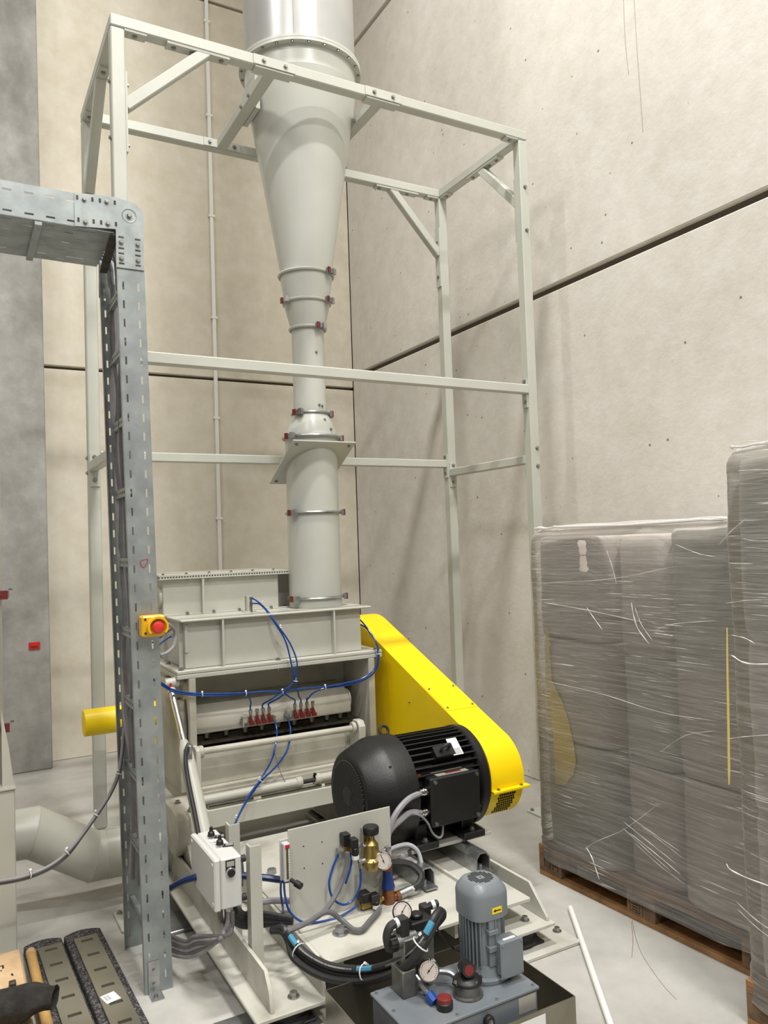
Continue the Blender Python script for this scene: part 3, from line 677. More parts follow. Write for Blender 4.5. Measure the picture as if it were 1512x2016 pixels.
# distribution blocks with eight red ball valves
for bi, (x0, xs_) in enumerate(((.630, (.664, .699, .731, .764)), (.868, (.905, .939, .973, 1.006)))):
    blk = gbox('valve_block', x0+.005, xs_[-1]+.02, .295, .326, .712+.0, .738, mt='creamdirty', bev=.002)
    part('block_screw', MB().cyl((x0+.005, .310, .725), (x0-.010, .310, .725), .009, n=10), M['bolt'], blk)
    gbox('block_bracket', x0-.0, x0+.005, .295, .328, .695, .745, par=blk, bev=0)
    for x in xs_:
        v = part('ball_valve', MB().cyl((x, .293, .725), (x, .275, .725), .0105, n=10).cyl((x, .281, .716), (x, .276, .770), .007, .0075, n=8).cyl((x, .276, .764), (x, .2755, .780), .0095, n=8), M['zinc'], gr)
        part('valve_lever', MB().prism([(-.012, -.020), (.010, -.026), (.014, -.004), (.006, .024), (-.006, .026), (-.014, .0)], 1, -.009, .0) if False else MB().obox((x, .267, .728), (.93, 0, .35), (0,1,0), (-.35, 0, .93), .008, .004, .022).obox((x+.003, .264, .714), (1,0,0), (0,1,0), (0,0,1), .0115, .006, .008), M['redlever'], v, label='dark red lever')
    tx = .792 if bi == 0 else .868
    part('elbow_fitting', MB().cyl((tx, .31, .724), (tx, .282, .724), .010, n=8).cyl((tx, .284, .730), (tx, .284, .700), .008, n=8).cyl((tx, .284, .712), (tx, .284, .704), .0105, n=6), M['zinc'], gr)
# hinge rod with end plates
part('hinge_rod', MB().cyl((.385, .195, .633), (1.20, .195, .628), .0165, n=20), M['creamdirty'], gr)
for x0, x1 in ((.372, .395), (1.188, 1.208)): part('rod_collar', MB().cyl((x0, .195, .631), (x1, .195, .631), .030, n=20), M['creamdirty'], gr, bevel=.003)
part('hinge_plate', MB().prism([(.15, .648), (.17, .662), (.235, .662), (.26, .63), (.26, .40), (.15, .40)], 0, .350, .372), M['cream'], gr, bevel=.003)
part('hinge_plate', MB().prism([(.15, .605), (.15, .640), (.172, .668), (.225, .668), (.30, .60), (.30, .36), (.185, .36)], 0, 1.212, 1.250), M['cream'], gr, bevel=.003)
# door below the rod
gbox('door_panel', .376, 1.215, .285, .300, .44, .615, mt='creamdirty')
gbox('door_side', 1.190, 1.212, .265, .30, .44, .615, mt='creamdirty')
gbox('door_ledge', .376, 1.3, .245, .30, .432, .440, mt='creamdirty', bev=.001)
gbox('door_foot', .376, 1.3, .215, .262, .375, .432, mt='creamdirty')
part('lower_tube', MB().cyl((.372, .165, .412), (.855, .165, .412), .021, n=20), M['cream'], gr)
part('lower_tube', MB().cyl((.985, .165, .412), (1.30, .165, .412), .021, n=20), M['cream'], gr)
for x in (.855, .955): part('tube_collar', MB().cyl((x, .165, .412), (x+.03, .165, .412), .026, n=20), M['creamdirty'], gr, bevel=.002)
part('rod_joint', MB().cyl((.88, .165, .408), (.96, .165, .408), .011, n=12).box(.955, .962, .15, .175, .412, .442), M['rubber'], gr)
gbox('front_beam', .376, 1.35, .125, .30, .286, .372)
gbox('front_beam_step', .40, 1.33, .138, .2, .372, .384, mt='creamdirty')
mb = MB()
for x0, x1 in ((.40, .62), (.66, .98), (1.0, 1.3)): mb.box(x0, x1, .130, .14, .384, .389)
part('drain_slot', mb, M['dark'], gr)
gbox('body_core', .376, 1.312, .53, .98, .33, .70, mt='dark', bev=0)
# bearing foot on the left
part('bearing_foot', MB().prism([(.00, .33), (.02, .39), (.12, .41), (.30, .41), (.30, .20), (.10, .20), (.04, .255)], 0, .225, .345), M['creamdirty'], gr, bevel=.004)
bolts(gr, [(.27, .20, .41), (.30, .08, .405)], (0,0,1), .014)
part('foot_web', MB().prism([(.06, .30), (.30, .30), (.30, .09), (-.12, .09)], 0, .268, .284), M['creamdirty'], gr)
# left bearing housing, dirty steel lugs behind the ladder
gbox('bearing_housing', .285, .345, .36, .56, .87, .955, mt='creamdirty')
gbox('cover_plate', .315, .341, .30, .86, .42, .86, mt='creamdirty')
# hydraulic cylinder
A = Vector((.262, .245, .945)); Bp = Vector((.262, .035, .735)); Cp = Vector((.262, -.31, .36))
hc = part('cylinder_barrel', MB().lathe([(.017, 0), (.030, .05), (.033, .12), (.034, (Cp-Bp).length)], Bp-(Bp-A).normalized()*0, Cp-Bp, n=24), M['cream'], gr)
part('piston_rod', MB().cyl(A, Bp, .0145, n=16), M['chrome'], hc, label='chrome piston rod')
part('rod_collar', MB().cyl(A+(Bp-A)*.04, A+(Bp-A)*.1, .019, n=16), M['cream'], hc)
part('rod_eye', MB().cyl((.235, .255, .965), (.30, .255, .965), .024, n=16).cyl((.30, .255, .965), (.342, .30, .965), .018, n=12), M['cream'], hc)
part('rod_flag', MB().box(.252, .262, .225, .232, .93, .968), M['red'], hc)
part('port_block', MB().box(.245, .275, -.065, -.025, .672, .715).cyl((.262, -.06, .70), (.262, -.075, .742), .013, n=10), M['zinc'], hc, bevel=.003)
# ---------------- base: two rails on rubber mounts, deck plate
nose = lambda z0: [(-.72, .20), (-1.02, .20), (-1.06, z0+.065), (-1.075, z0), (1.0, z0), (1.0, .20)]
for x0, x1, zt in ((.243, .256, .085), (.430, .443, .085)): part('rail_web', MB().prism(nose(zt), 0, x0, x1), M['deck'], gr, bevel=.001)
for x0, x1, zt in ((1.150, 1.163, .10), (1.374, 1.387, .10)): part('rail_web', MB().prism([(1.0, .215), (-1.0, .215), (-1.105, .115), (-1.105, zt), (1.0, zt)], 0, x0, x1), M['deck'], gr, bevel=.001)
rb1 = gbox('rail_bottom', .188, .450, -1.095, 1.0, .070, .085, mt='deck'); rb2 = gbox('rail_bottom', 1.145, 1.400, -1.125, 1.0, .085, .100, mt='deck')
bolts(rb1, [(.345, -1.02, .085)], (0,0,1), .018); bolts(rb2, [(1.31, -1.05, .100)], (0,0,1), .016)
for x, y, zt in ((.32, -1.0, .070), (.32, -.1, .070), (.32, .75, .07), (1.285, -1.02, .085), (1.285, .75, .085)):
    mt_ = part('rubber_mount', MB().lathe([(.085, .026), (.085, .034), (.070, .040), (.068, zt-.006), (.05, zt)], (x, y, 0), n=28), M['rubber'], gr)
    part('mount_foot', MB().box(x-.085, x+.085, y-.075, y+.075, .0155, .026), M['rubber'], mt_, bevel=.004)
    if x > 1: part('floor_plate', MB().box(x-.11, x+.215, y-.135, y+.085, 0, .0155), M['deck'], mt_, bevel=.003); bolts(mt_, [(x+.185, y-.03, .0155)], (0,0,1), .016)
    else: part('floor_plate', MB().box(x-.22, x+.10, y-.10, y+.10, 0, .0155), M['zinc'], mt_, bevel=.003)
dk = part('deck_plate', MB().box(.443, 1.315, -1.085, .12, .184, .200), M['deck'], gr, bevel=.003)
bolts(dk, [(.565, -.935, .200), (.535, -.322, .200)], (0,0,1), .026, 'zinc')
gbox('deck_step', .443, .90, -.86, -.30, .200, .206, mt='deck', bev=0)
part('cross_gusset', MB().prism([(.46, .100), (1.14, .100), (1.14, .183), (1.0, .183), (.96, .15), (.62, .15), (.58, .183), (.46, .183)], 1, -.93, -.915), M['deck'], gr)
gbox('deck_web', .52, .535, -1.02, 0, .10, .183, mt='deck', bev=0); gbox('deck_web', 1.0, 1.015, -1.02, 0, .10, .183, mt='deck', bev=0)
# angle posts for the control box
for (x, y, zb, zt) in ((.258, -.862, .0851, .548), (.258, -.625, .0851, .553)):
    part('angle_post', MB().prism([(x, y), (x+.043, y), (x+.043, y+.006), (x+.006, y+.006), (x+.006, y+.042), (x, y+.042)], 2, zb, zt), M['cream'], gr)
# slide rails and motor plate on the deck
for xa in (.985, 1.262):
    s_ = MB().sheet([-.80, -.70, -.62, -.2], [0, .02, .06, .10, .14, .18], lambda i, j: i == 1 and j == 3, lambda a, b: (a, b, 0), .004) if False else MB()
    prof = [(0, .201), (.072, .201), (.072, .262), (.054, .284), (.018, .284), (0, .262), (0, .201)]
    inn = [(.006, .207), (.066, .207), (.066, .259), (.051, .278), (.021, .278), (.006, .259)]
    outer = prof[:-1]
    ring = lambda pts, y: [(xa+p[0], y, p[1]) for p in pts]
    s_.rings([ring(outer, -.80), ring(outer, -.15), ring(inn, -.15), ring(inn, -.80)], closed=True)
    sr = part('slide_rail', s_, M['zinc'], gr, ang=25)
    part('end_foot', MB().box(xa+.008, xa+.064, -.835, -.70, .2075, .214), M['zinc'], sr)
    part('rail_slot', MB().box(xa+.030, xa+.042, -.70, -.63, .2835, .2855), M['blackvoid'], sr)
    bolts(sr, [(xa+.036, -.775, .214)], (0,0,1), .014, 'zinc')
    part('clamp_stud', MB().cyl((xa+.036, -.665, .286), (xa+.036, -.665, .31), .009, n=8), M['steel'], sr)
mp_ = part('motor_plate', MB().box(.80, 1.445, -.665, -.27, .287, .302), M['deck'], gr, bevel=.002)
# ================================================================== BELT GUARD
bg = thing('belt_guard', 'bright yellow sloping belt guard between granulator and black motor', 'guard', (1.545, 0, 0))
yc, zc, R0 = -.472, .5, .195
su = Vector((1.0, .4025)).normalized(); nu = Vector((-su.y, su.x))
yu, zu, Ru = .60, .755, .320
# upper pulley circle touches the same sloping line
L0 = Vector((yc, zc)) + nu*R0
cu = L0 + su*((.60-L0.x)/su.x) - nu*Ru
a_s = math.degrees(math.atan2(nu.y, nu.x))
prof = [(cu.x+Ru*math.cos(math.radians(a)), cu.y+Ru*math.sin(math.radians(a))) for a in range(270, int(a_s), -8)]
prof = [(cu.x+Ru*math.cos(math.radians(a)), cu.y+Ru*math.sin(math.radians(a))) for a in [a_s-180+(180)*k/22 - 0 for k in range(0)]]
dd = (cu-Vector((yc, zc))); phi = math.degrees(math.asin((Ru-R0)/dd.length)); th = math.degrees(math.atan2(dd.y, dd.x))
up, lo_ = th+90-(-0)+0, th-90
up = a_s; lo_ = 2*th - a_s
prof = [(cu.x+Ru*math.cos(math.radians(a)), cu.y+Ru*math.sin(math.radians(a))) for a in [lo_+(up-lo_)*k/28 for k in range(29)]]
zcut = .478
arc2 = [(yc+R0*math.cos(math.radians(a)), zc+R0*math.sin(math.radians(a))) for a in [up+(360+lo_-up)*k/32 for k in range(33)]]
full = prof + arc2
X0, X1 = 1.452, 1.640
upper = [p for p in prof] + [p for p in arc2 if p[1] >= zcut and p[0] < yc+.02]
def interp(poly, z):
    out = []
    for i in range(len(poly)):
        a, b = poly[i], poly[(i+1) % len(poly)]
        if (a[1]-z)*(b[1]-z) < 0: t = (z-a[1])/(b[1]-a[1]); out.append(a[0]+t*(b[0]-a[0]))
    return sorted(out)
yl, yr = interp(full, zcut)[0], interp(full, zcut)[-1]
top_poly = [p for p in full if p[1] > zcut]; 
i0 = max(range(len(full)), key=lambda i: (full[i][1] > zcut and full[(i+1) % len(full)][1] <= zcut))
seq = [full[(i0+1+k) % len(full)] for k in range(len(full))]
below = []; above = []
for p in seq: (below if p[1] <= zcut else above).append(p)
part('upper_cover', MB().prism(above + [(yl, zcut), (yr, zcut)], 0, X0, X1), M['yellow'], bg, bevel=.002, ang=25)
part('lower_cover', MB().prism([(yl+.012, zcut-.002)] + [(p[0]*.98+yc*.02, p[1]+.004) for p in below] + [(yr-.012, zcut-.002)], 0, X0-.0, X1-.004), M['yellow'], bg, ang=25)
fl_ = part('joint_flange', MB().box(X0-.004, X1+.012, yl-.028, yl+.03, zcut-.012, zcut), M['yellow'], bg, bevel=.002)
bolts(fl_, [(X0+.03, yl-.014, zcut), (X1-.03, yl-.014, zcut)], (0,0,1), .008)
# inspection cover on the slope
def sl(t, x, h): q = L0 + su*t + nu*h; return Vector((x, q.x, q.y))
lc = MB(); lc.rings([[sl(t, x, h) for x, t in ((X0+.003, .24), (X1-.003, .24), (X1-.003, .48), (X0+.003, .48))] for h in (-.001, .0025)])
ic = part('inspection_cover', lc, M['yellow'], bg)
bolts(ic, [sl(t, x, .0025) for x in (X0+.02, X1-.02) for t in (.262, .44)], (0, nu.x, nu.y), .006)
bolts(bg, [(X0, .03, .76), (X0, -.18, .62), (X0, .15, .55)], (-1,0,0), .006)
mb = MB()
for i in range(10):
    for j in range(8):
        a = math.radians(194+i*4.4); x = X0+.050+j*.0118+(.0059 if i % 2 else 0)
        p = Vector((x, yc+(R0-.0035)*math.cos(a), zc+.004+(R0-.0035)*math.sin(a)))
        mb.obox(p, (1,0,0), (0,-math.sin(a),math.cos(a)), (0,math.cos(a),math.sin(a)), .0038, .0046, .003)
g = part('vent_holes', mb, M['blackvoid'], bg)
# the yellow end cover of the rotor, left side
yc2 = thing('shaft_cover', 'yellow cylindrical shaft cover sticking out left behind the cable ladder', 'cover', (.1, .5, .7))
part('shell', MB().cyl((-.10, .5, .779), (.255, .5, .779), .064, n=40), M['yellow'], yc2, bevel=.003)
part('foot', MB().prism([(.045, .73), (.235, .73), (.235, .63)], 1, .45, .55), M['yellow'], yc2)
# ================================================================== MOTOR
mo = thing('electric_motor', 'large black finned electric motor on the base in front of the belt guard', 'motor', (1.1, -.472, .302))
my, mz = -.472, .515
def ml(name, prof, mt='motor', n=48, **k): return part(name, MB().lathe([(r, x) for r, x in prof], (0, my, mz), (1,0,0), n=n), M[mt], mo, **k)
cowl = ml('fan_cowl', [(.150, .838), (.176, .838), (.186, .846), (.228, .945), (.232, .965), (.232, 1.06), (.222, 1.06)], ang=30)
ml('fan_recess', [(.150, .8368), (.150, .8378)], 'blackvoid')
grl = MB()
for k in range(-13, 14):
    y = k*.0108; hh = math.sqrt(max(0, .150**2-y*y))
    if hh > .02:
        grl.obox((.8345, my+y*.94 , mz+ y*.34), (1,0,0), (0,.94,.34), (0,-.34,.94), .003, .0028, hh)
grl.lathe([(.040, .831), (.040, .836)], (0, my, mz), (1,0,0), 20)
part('fan_grille', grl, M['grille'], mo)
ml('hub_cap', [(.036, .829), (.036, .833)])
bolts(mo, [(.95, my+.229*math.cos(a), mz+.229*math.sin(a)) for a in (math.radians(215), math.radians(140))], (0,-.8,-.5), .006, 'dark')
ml('stator', [(.182, 1.05), (.182, 1.40)])
for k in range(44):
    a = 2*math.pi*k/44; d = Vector((0, math.cos(a), math.sin(a)))
    if (math.degrees(a) > 160 and math.degrees(a) < 200) : continue
    part('fin', MB().obox(Vector((1.225, my, mz)) + d*.197, (1,0,0), d, d.cross(Vector((1,0,0))), .165, .022, .0033), M['motor'], mo, smooth=False)
ml('end_shield', [(.200, 1.385), (.214, 1.392), (.222, 1.40), (.222, 1.43), (.205, 1.447), (.12, 1.449)], ang=30)
for xa in (1.095, 1.335):
    for s_ in (-1, 1):
        part('foot', MB().box(xa-.055, xa+.055, min(my+s_*.09, my+s_*.225), max(my+s_*.09, my+s_*.225), .3025, .332).box(xa-.03, xa+.03, min(my+s_*.08, my+s_*.17), max(my+s_*.08, my+s_*.17), .33, .43), M['motor'], mo, bevel=.004)
        bolts(mo, [(xa, my+s_*.20, .332)], (0,0,1), .014, 'steel')
tb = part('terminal_box', MB().box(1.105, 1.345, -.712, -.62, .405, .600), M['motor'], mo, bevel=.006)
part('box_lid', MB().box(1.100, 1.350, -.726, -.712, .400, .604), M['motor'], tb, bevel=.006)
part('box_neck', MB().box(1.14, 1.32, -.63, -.54, .43, .60), M['motor'], mo)
mb = MB()
for x, z in ((1.118, .588), (1.332, .588), (1.118, .416), (1.332, .416)): mb.cyl((x, -.734, z), (x, -.726, z), .008, n=10)
part('lid_screws', mb, M['steel'], tb)
part('nameplate', MB().box(1.15, 1.31, -.70, -.64, .600, .6025), M['silverplate'], tb, label='silver nameplate on top')
part('nameplate_band', MB().box(1.20, 1.28, -.69, -.66, .6025, .603), M['redlever'], tb)
def eye(c, d, up_, mt='motor'):
    c = Vector(c); d = Vector(d).normalized(); u = Vector(up_).normalized()
    part('lifting_eye', MB().tube([c + u*.024 + (d*math.cos(k*math.pi/10) + u*math.sin(k*math.pi/10))*.022 for k in range(20)], .007, n=7, closed=True).cyl(c-u*.01, c+u*.004, .014, n=10), M['rubber'], mo)
eye((1.075, my+.09, mz+.205), (1,0,0), (0,.4,.9)); eye((1.225, my-.165, mz+.17), (1,0,.2), (0,-.7,.7))
part('eye_boss', MB().obox((1.225, my-.155, mz+.155), (1,0,0), (0,-.7,.7), (0,.7,.7), .05, .026, .028), M['motor'], mo, bevel=.004)
part('paper_label', MB().obox((1.285, my-.163, mz+.178), (1,0,0), (0,-.72,-.69), (0,-.69,.72), .026, .042, .001), M['white'], mo, label='white paper label')
mb = MB()
for k in range(5): mb.obox(Vector((1.285, my-.164, mz+.1792)) + Vector((0,-.72,-.69))*(.012+.006*k), (1,0,0), (0,-.72,-.69), (0,-.69,.72), .020, .0011, .0006)
part('label_print', mb, M['greyink'], mo)
part('red_plug', MB().cyl((1.082, my-.17, mz+.085), (1.082, my-.187, mz+.089), .009, n=10), M['redlever'], mo)
for z in (.545, .462):
    part('cable_gland', MB().cyl((1.105, -.69, z), (1.088, -.69, z), .021, n=8).cyl((1.088, -.69, z), (1.066, -.69, z), .016, n=14).cyl((1.082, -.69, z), (1.076, -.69, z), .0195, n=14), M['chrome'], tb)

# ================================================================== CONTROL BOX
bx = thing('control_box', 'light grey electrical control box with two selector switches on its top', 'control box', (.15, -.83, .405))
part('case', MB().box(.118, .193, -.983, -.685, .405, .578), M['boxgrey'], bx, bevel=.005)
ld_ = part('lid', MB().box(.094, .1165, -.985, -.683, .403, .580), M['boxgrey'], bx, bevel=.005)
for y in (-.965, -.703):
    for z in (.425, .558): part('lid_screw', MB().cyl((.094, y, z), (.0915, y, z), .0075, n=12), M['boxgrey'], ld_)
for y, x in ((-.765, .150), (-.865, .152)):
    s_ = part('selector_switch', MB().cyl((x, y, .578), (x, y, .587), .0165, .015, n=20), M['chrome'], bx)
    part('switch_plate', MB().obox((x+.018, y-.004, .5795), (.96, -.26, 0), (.26, .96, 0), (0,0,1), .030, .014, .0012), M['black'], s_)
    part('switch_tag', MB().obox((x+.032, y-.008, .5815), (.96, -.26, 0), (.26, .96, 0), (0,0,1), .013, .010, .001), M['greyink'], s_)
    part('switch_knob', MB().lathe([(.013, 0), (.012, .012), (.007, .016), (.006, .030), (.003, .032)], (x, y, .587), n=14), M['black'], s_)
for y, x in ((-.808, .146), (-.83, .150)): part('hole_plug', MB().cyl((x, y, .578), (x, y, .5796), .014, n=20), M['boxgrey'], bx)
pb_ = part('push_button', MB().lathe([(.0165, 0), (.0175, .004), (.0150, .009)], (.152, -.983, .528), (0,-1,0), n=22), M['chrome'], bx)
part('button_cap', MB().cyl((.152, -.988, .528), (.152, -.9945, .528), .0125, n=20), M['black'], pb_)
part('button_plate', MB().box(.135, .169, -.9852, -.983, .528, .570), M['black'], pb_)
part('button_tag', MB().box(.1385, .1655, -.9862, -.985, .549, .566), M['silverplate'], pb_)
for z in (.562, .430): part('spacer', MB().cyl((.193, -.975, z), (.208, -.975, z), .012, n=14), M['rubber'], bx)
for y in (-.95, -.90, -.86): part('cable_gland', MB().cyl((.155, y, .405), (.155, y, .385), .013, n=10), M['boxgrey'], bx)
bx.location = bx.location + (Vector((.145, -.83, .49))-CAM)*.043

# ================================================================== PNEUMATIC PANEL
pn = thing('pneumatic_panel', 'upright cream mounting panel carrying brass regulator and solenoid valves', 'panel', (.64, -.79, .206))
part('panel_plate', MB().prism([(.430, .2065), (.862, .2065), (.862, .556), (.430, .552), (.430, .523), (.396, .522), (.396, .375), (.430, .375)], 1, -.794, -.788), M['cream'], pn, bevel=.0012)
for x, z in ((.49, .48), (.49, .40), (.565, .48), (.565, .40)): part('drill_hole', MB().cyl((x, -.7945, z), (x, -.794, z), .0028, n=8), M['blackvoid'], pn)
part('panel_foot', MB().box(.44, .86, -.795, -.74, .2065, .214), M['cream'], pn)
# flow meter
fm = part('flow_meter', MB().box(.400, .426, -.822, -.7945, .378, .515), M['clear'], pn, label='clear acrylic flow meter', bevel=.003)
part('flow_tube', MB().box(.409, .417, -.8235, -.822, .388, .498), M['brass'], fm)
part('red_mark', MB().box(.406, .423, -.8235, -.822, .497, .510), M['red'], fm)
mb = MB()
for k in range(10): mb.box(.417, .4225, -.8233, -.822, .398+.0095*k, .3995+.0095*k)
part('flow_scale', mb, M['white'], fm)
part('flow_knob', MB().cyl((.425, -.822, .383), (.437, -.848, .375), .0075, n=10).cyl((.435, -.843, .3765), (.446, -.866, .370), .0125, n=14), M['black'], fm)
# solenoid valve, upper
s1 = part('solenoid_valve', MB().box(.640, .690, -.826, -.800, .430, .455).cyl((.630, -.815, .444), (.700, -.815, .444), .009, n=10).cyl((.664, -.80, .44), (.664, -.794, .44), .012, n=10), M['brass'], pn, bevel=.002)
part('coil', MB().box(.637, .668, -.832, -.797, .460, .502), M['black'], s1, bevel=.002)
part('connector', MB().box(.655, .684, -.866, -.832, .456, .490).cyl((.672, -.858, .456), (.672, -.858, .428), .013, n=12), M['black'], s1, bevel=.002)
part('connector_ring', MB().cyl((.672, -.858, .428), (.672, -.858, .415), .0145, n=14), M['white'], s1)
for x in (.628, .700): part('push_fitting', MB().cyl((x, -.815, .452), (x, -.815, .418), .0085, n=10).cyl((x-.012, -.815, .444), (x+.012, -.815, .444), .011, n=8), M['zinc'], s1)
# brass pressure regulator with gauge
rg = part('pressure_regulator', MB().lathe([(.026, .352), (.028, .366), (.028, .372), (.041, .374), (.041, .390), (.034, .396), (.031, .400), (.027, .448), (.018, .458), (.013, .470), (.013, .484)], (.752, -.836, 0), n=28).box(.742, .762, -.80, -.794, .40, .48), M['brass'], pn, ang=30)
part('adjusting_knob', MB().lathe([(.010, .484), (.030, .486), (.0315, .494), (.0315, .510), (.028, .515)], (.752, -.836, 0), n=28), M['black'], rg)
part('knob_bracket', MB().box(.712, .716, -.84, -.825, .455, .512).tube([(.714, -.832, .458), (.718, -.838, .448), (.735, -.842, .444)], .004, n=6), M['zinc'], rg)
bolts(rg, [(.752+.037*math.cos(a), -.836+.037*math.sin(a), .390) for a in (3.6, 4.4, 5.2, 6.0)], (0,0,1), .0045, 'bolt')
part('inlet_fitting', MB().cyl((.720, -.838, .392), (.694, -.838, .392), .010, n=10).cyl((.702, -.838, .40), (.702, -.838, .368), .0085, n=10), M['zinc'], rg)
part('outlet_fitting', MB().cyl((.79, -.836, .402), (.84, -.82, .412), .010, n=10).cyl((.822, -.83, .42), (.822, -.83, .39), .010, n=10), M['zinc'], rg)
def gauge(par, c, d, r, mt='zinc', needle=.9, depth=.022, name='pressure_gauge'):
    c = Vector(c); d = Vector(d).normalized(); x = Vector((0,0,1)).cross(d).normalized(); u = d.cross(x)
    g = part(name, MB().lathe([(r*.55, -depth*1.2), (r, -depth), (r, 0), (r*.93, .003), (r*.93, .0)], c, d, n=28), M[mt], par, ang=30)
    part('dial', MB().cyl(c+d*.0001, c+d*.0012, r*.88, n=28), M['dial'], g)
    mb = MB()
    for k in range(21):
        a = math.radians(-225+270*k/20+90) ; v = x*math.sin(a) + u*math.cos(a)
        mb.obox(c+d*.0015+v*r*.74, v, d.cross(v), d, r*(.09 if k % 5 == 0 else .05), r*.016, .0003)
    v = x*math.sin(needle)+u*math.cos(needle); mb.obox(c+d*.0020+v*r*.22, v, d.cross(v), d, r*.5, r*.03, .0004); mb.cyl(c+d*.0012, c+d*.003, r*.09, n=10)
    part('dial_marks', mb, M['black_ink'], g)
    return g
gauge(rg, (.778, -.882, .392), (-.45, -.85, .25), .033, 'chrome', -.4)
# solenoid valve, lower, and the relief valve beside it
s2 = part('solenoid_valve', MB().box(.700, .745, -.850, -.815, .205+.010, .240).cyl((.690, -.832, .228), (.80, -.832, .228), .0105, n=10).cyl((.765, -.832, .228), (.79, -.832, .228), .0145, n=6), M['brass'], pn, bevel=.002)
part('coil', MB().box(.694, .735, -.858, -.812, .242, .275), M['black'], s2, bevel=.003)
part('connector', MB().box(.728, .765, -.872, -.838, .238, .268).cyl((.752, -.862, .242), (.752, -.862, .226), .013, n=12), M['black'], s2, bevel=.003)
part('connector_ring', MB().cyl((.752, -.862, .227), (.752, -.862, .215), .0145, n=14), M['white'], s2)
rv = part('relief_valve', MB().cyl((.822, -.832, .195), (.822, -.832, .262), .025, .023, n=24).cyl((.80, -.832, .222), (.87, -.832, .222), .014, n=12).cyl((.855, -.832, .222), (.872, -.832, .222), .019, n=6), M['bronze'], pn)
part('valve_bonnet', MB().lathe([(.026, .262), (.026, .270), (.019, .300), (.019, .330)], (.822, -.832, 0), n=24), M['navy'], rv)
part('valve_cap', MB().lathe([(.0185, .330), (.0185, .352), (.016, .354)], (.822, -.832, 0), n=24), M['bronze'], rv)
part('coupling', MB().cyl((.872, -.832, .224), (.925, -.832, .232), .0175, n=16).cyl((.925, -.832, .232), (.935, -.832, .2335), .014, n=6), M['zinc'], rv)

# ================================================================== HYDRAULIC UNIT AND ITS DRIP TRAY
dt = thing('drip_tray', 'stainless steel drip tray on the floor around the hydraulic unit', 'tray', (.69, -1.45, 0))
TX0, TX1, TY0, TY1 = .368, 1.004, -1.672, -1.232
for nm, b_ in (('tray_floor', (TX0, TX1, TY0, TY1, 0, .003)), ('tray_wall', (TX0, TX0+.003, TY0, TY1, .003, .2)), ('tray_wall', (TX1-.003, TX1, TY0, TY1, .003, .2)), ('tray_wall', (TX0+.003, TX1-.003, TY0, TY0+.003, .003, .2)), ('tray_wall', (TX0+.003, TX1-.003, TY1-.003, TY1, .003, .2))):
    part(nm, MB().box(*b_), M['stain'], dt)
part('tray_label', MB().box(.77, .885, TY0-.001, TY0, .135, .186), M['white'], dt, label='white label on the front wall')
hu = thing('hydraulic_unit', 'blue-grey hydraulic power unit with vertical motor standing in the drip tray', 'hydraulic unit', (.665, -1.52, .003))
part('tank', MB().box(.445, .885, -1.640, -1.405, .004, .240), M['tank'], hu, bevel=.004)
tl = part('tank_lid', MB().box(.440, .890, -1.645, -1.400, .241, .252), M['tank'], hu, bevel=.003)
bolts(tl, [(x, y, .252) for x, y in ((.455, -1.415), (.455, -1.52), (.455, -1.63), (.60, -1.632), (.74, -1.632), (.875, -1.63), (.875, -1.415), (.66, -1.412))], (0,0,1), .006, 'tank')
part('silver_label', MB().box(.812, .876, -1.641, -1.640, .188, .236), M['silverplate'], hu)
sgl = part('sight_glass', MB().prism([(.697+.016*math.cos(math.radians(a)), (.212 if a <= 180 else .13)+.016*math.sin(math.radians(a))) for a in range(0, 361, 20)], 1, -1.656, -1.640), M['black'], hu, bevel=.002)
bolts(sgl, [(.697, -1.656, .210)], (0,-1,0), .007)
# vertical motor
hx, hy = .795, -1.492
def hl(name, prof, mt='hydgrey', n=32, **k): return part(name, MB().lathe(prof, (hx, hy, 0), n=n), M[mt], hu, **k)
hl('motor_flange', [(.082, .252), (.084, .256), (.084, .266), (.072, .270), (.068, .282), (.064, .300)], ang=30)
hm = hl('motor_body', [(.058, .285), (.058, .445)])
for k in range(36):
    a = 2*math.pi*k/36; d = Vector((math.cos(a), math.sin(a), 0))
    if k in (24, 25, 26, 28, 29, 30, 31, 32, 33): continue
    part('fin', MB().obox(Vector((hx, hy, .372)) + d*.064, d, d.cross(Vector((0,0,1))), (0,0,1), .0085, .0018, .072), M['hydgrey'], hm, smooth=False)
part('motor_spine', MB().box(hx-.022, hx+.006, hy-.068, hy-.05, .30, .44).box(hx-.026, hx+.010, hy-.074, hy-.05, .345, .362).box(hx-.026, hx+.010, hy-.074, hy-.05, .395, .410), M['hydgrey'], hm, bevel=.002)
R8 = lambda r, z: [(hx + r*math.copysign(abs(math.cos(t))**.62, math.cos(t)), hy + r*math.copysign(abs(math.sin(t))**.62, math.sin(t)), z) for t in [2*math.pi*k/40+.39 for k in range(40)]]
cw = MB(); cw.rings([R8(.069, .438), R8(.071, .440), R8(.071, .505), R8(.068, .518), R8(.052, .540), R8(.048, .542)])
cwl = part('fan_cowl', cw, M['hydgrey'], hu, ang=28)
mb = MB()
for i in range(-5, 6):
    for j in range(-5, 6):
        d = math.hypot(i, j)
        if 1.9 < d < 5.2: mb.box(hx+i*.0076-.0028, hx+i*.0076+.0028, hy+j*.0076-.0028, hy+j*.0076+.0028, .5415, .5426)
part('vent_holes', mb, M['blackvoid'], cwl)
part('cowl_screw', MB().cyl((hx, hy, .5421), (hx, hy, .5432), .003, n=8), M['dark'], cwl)
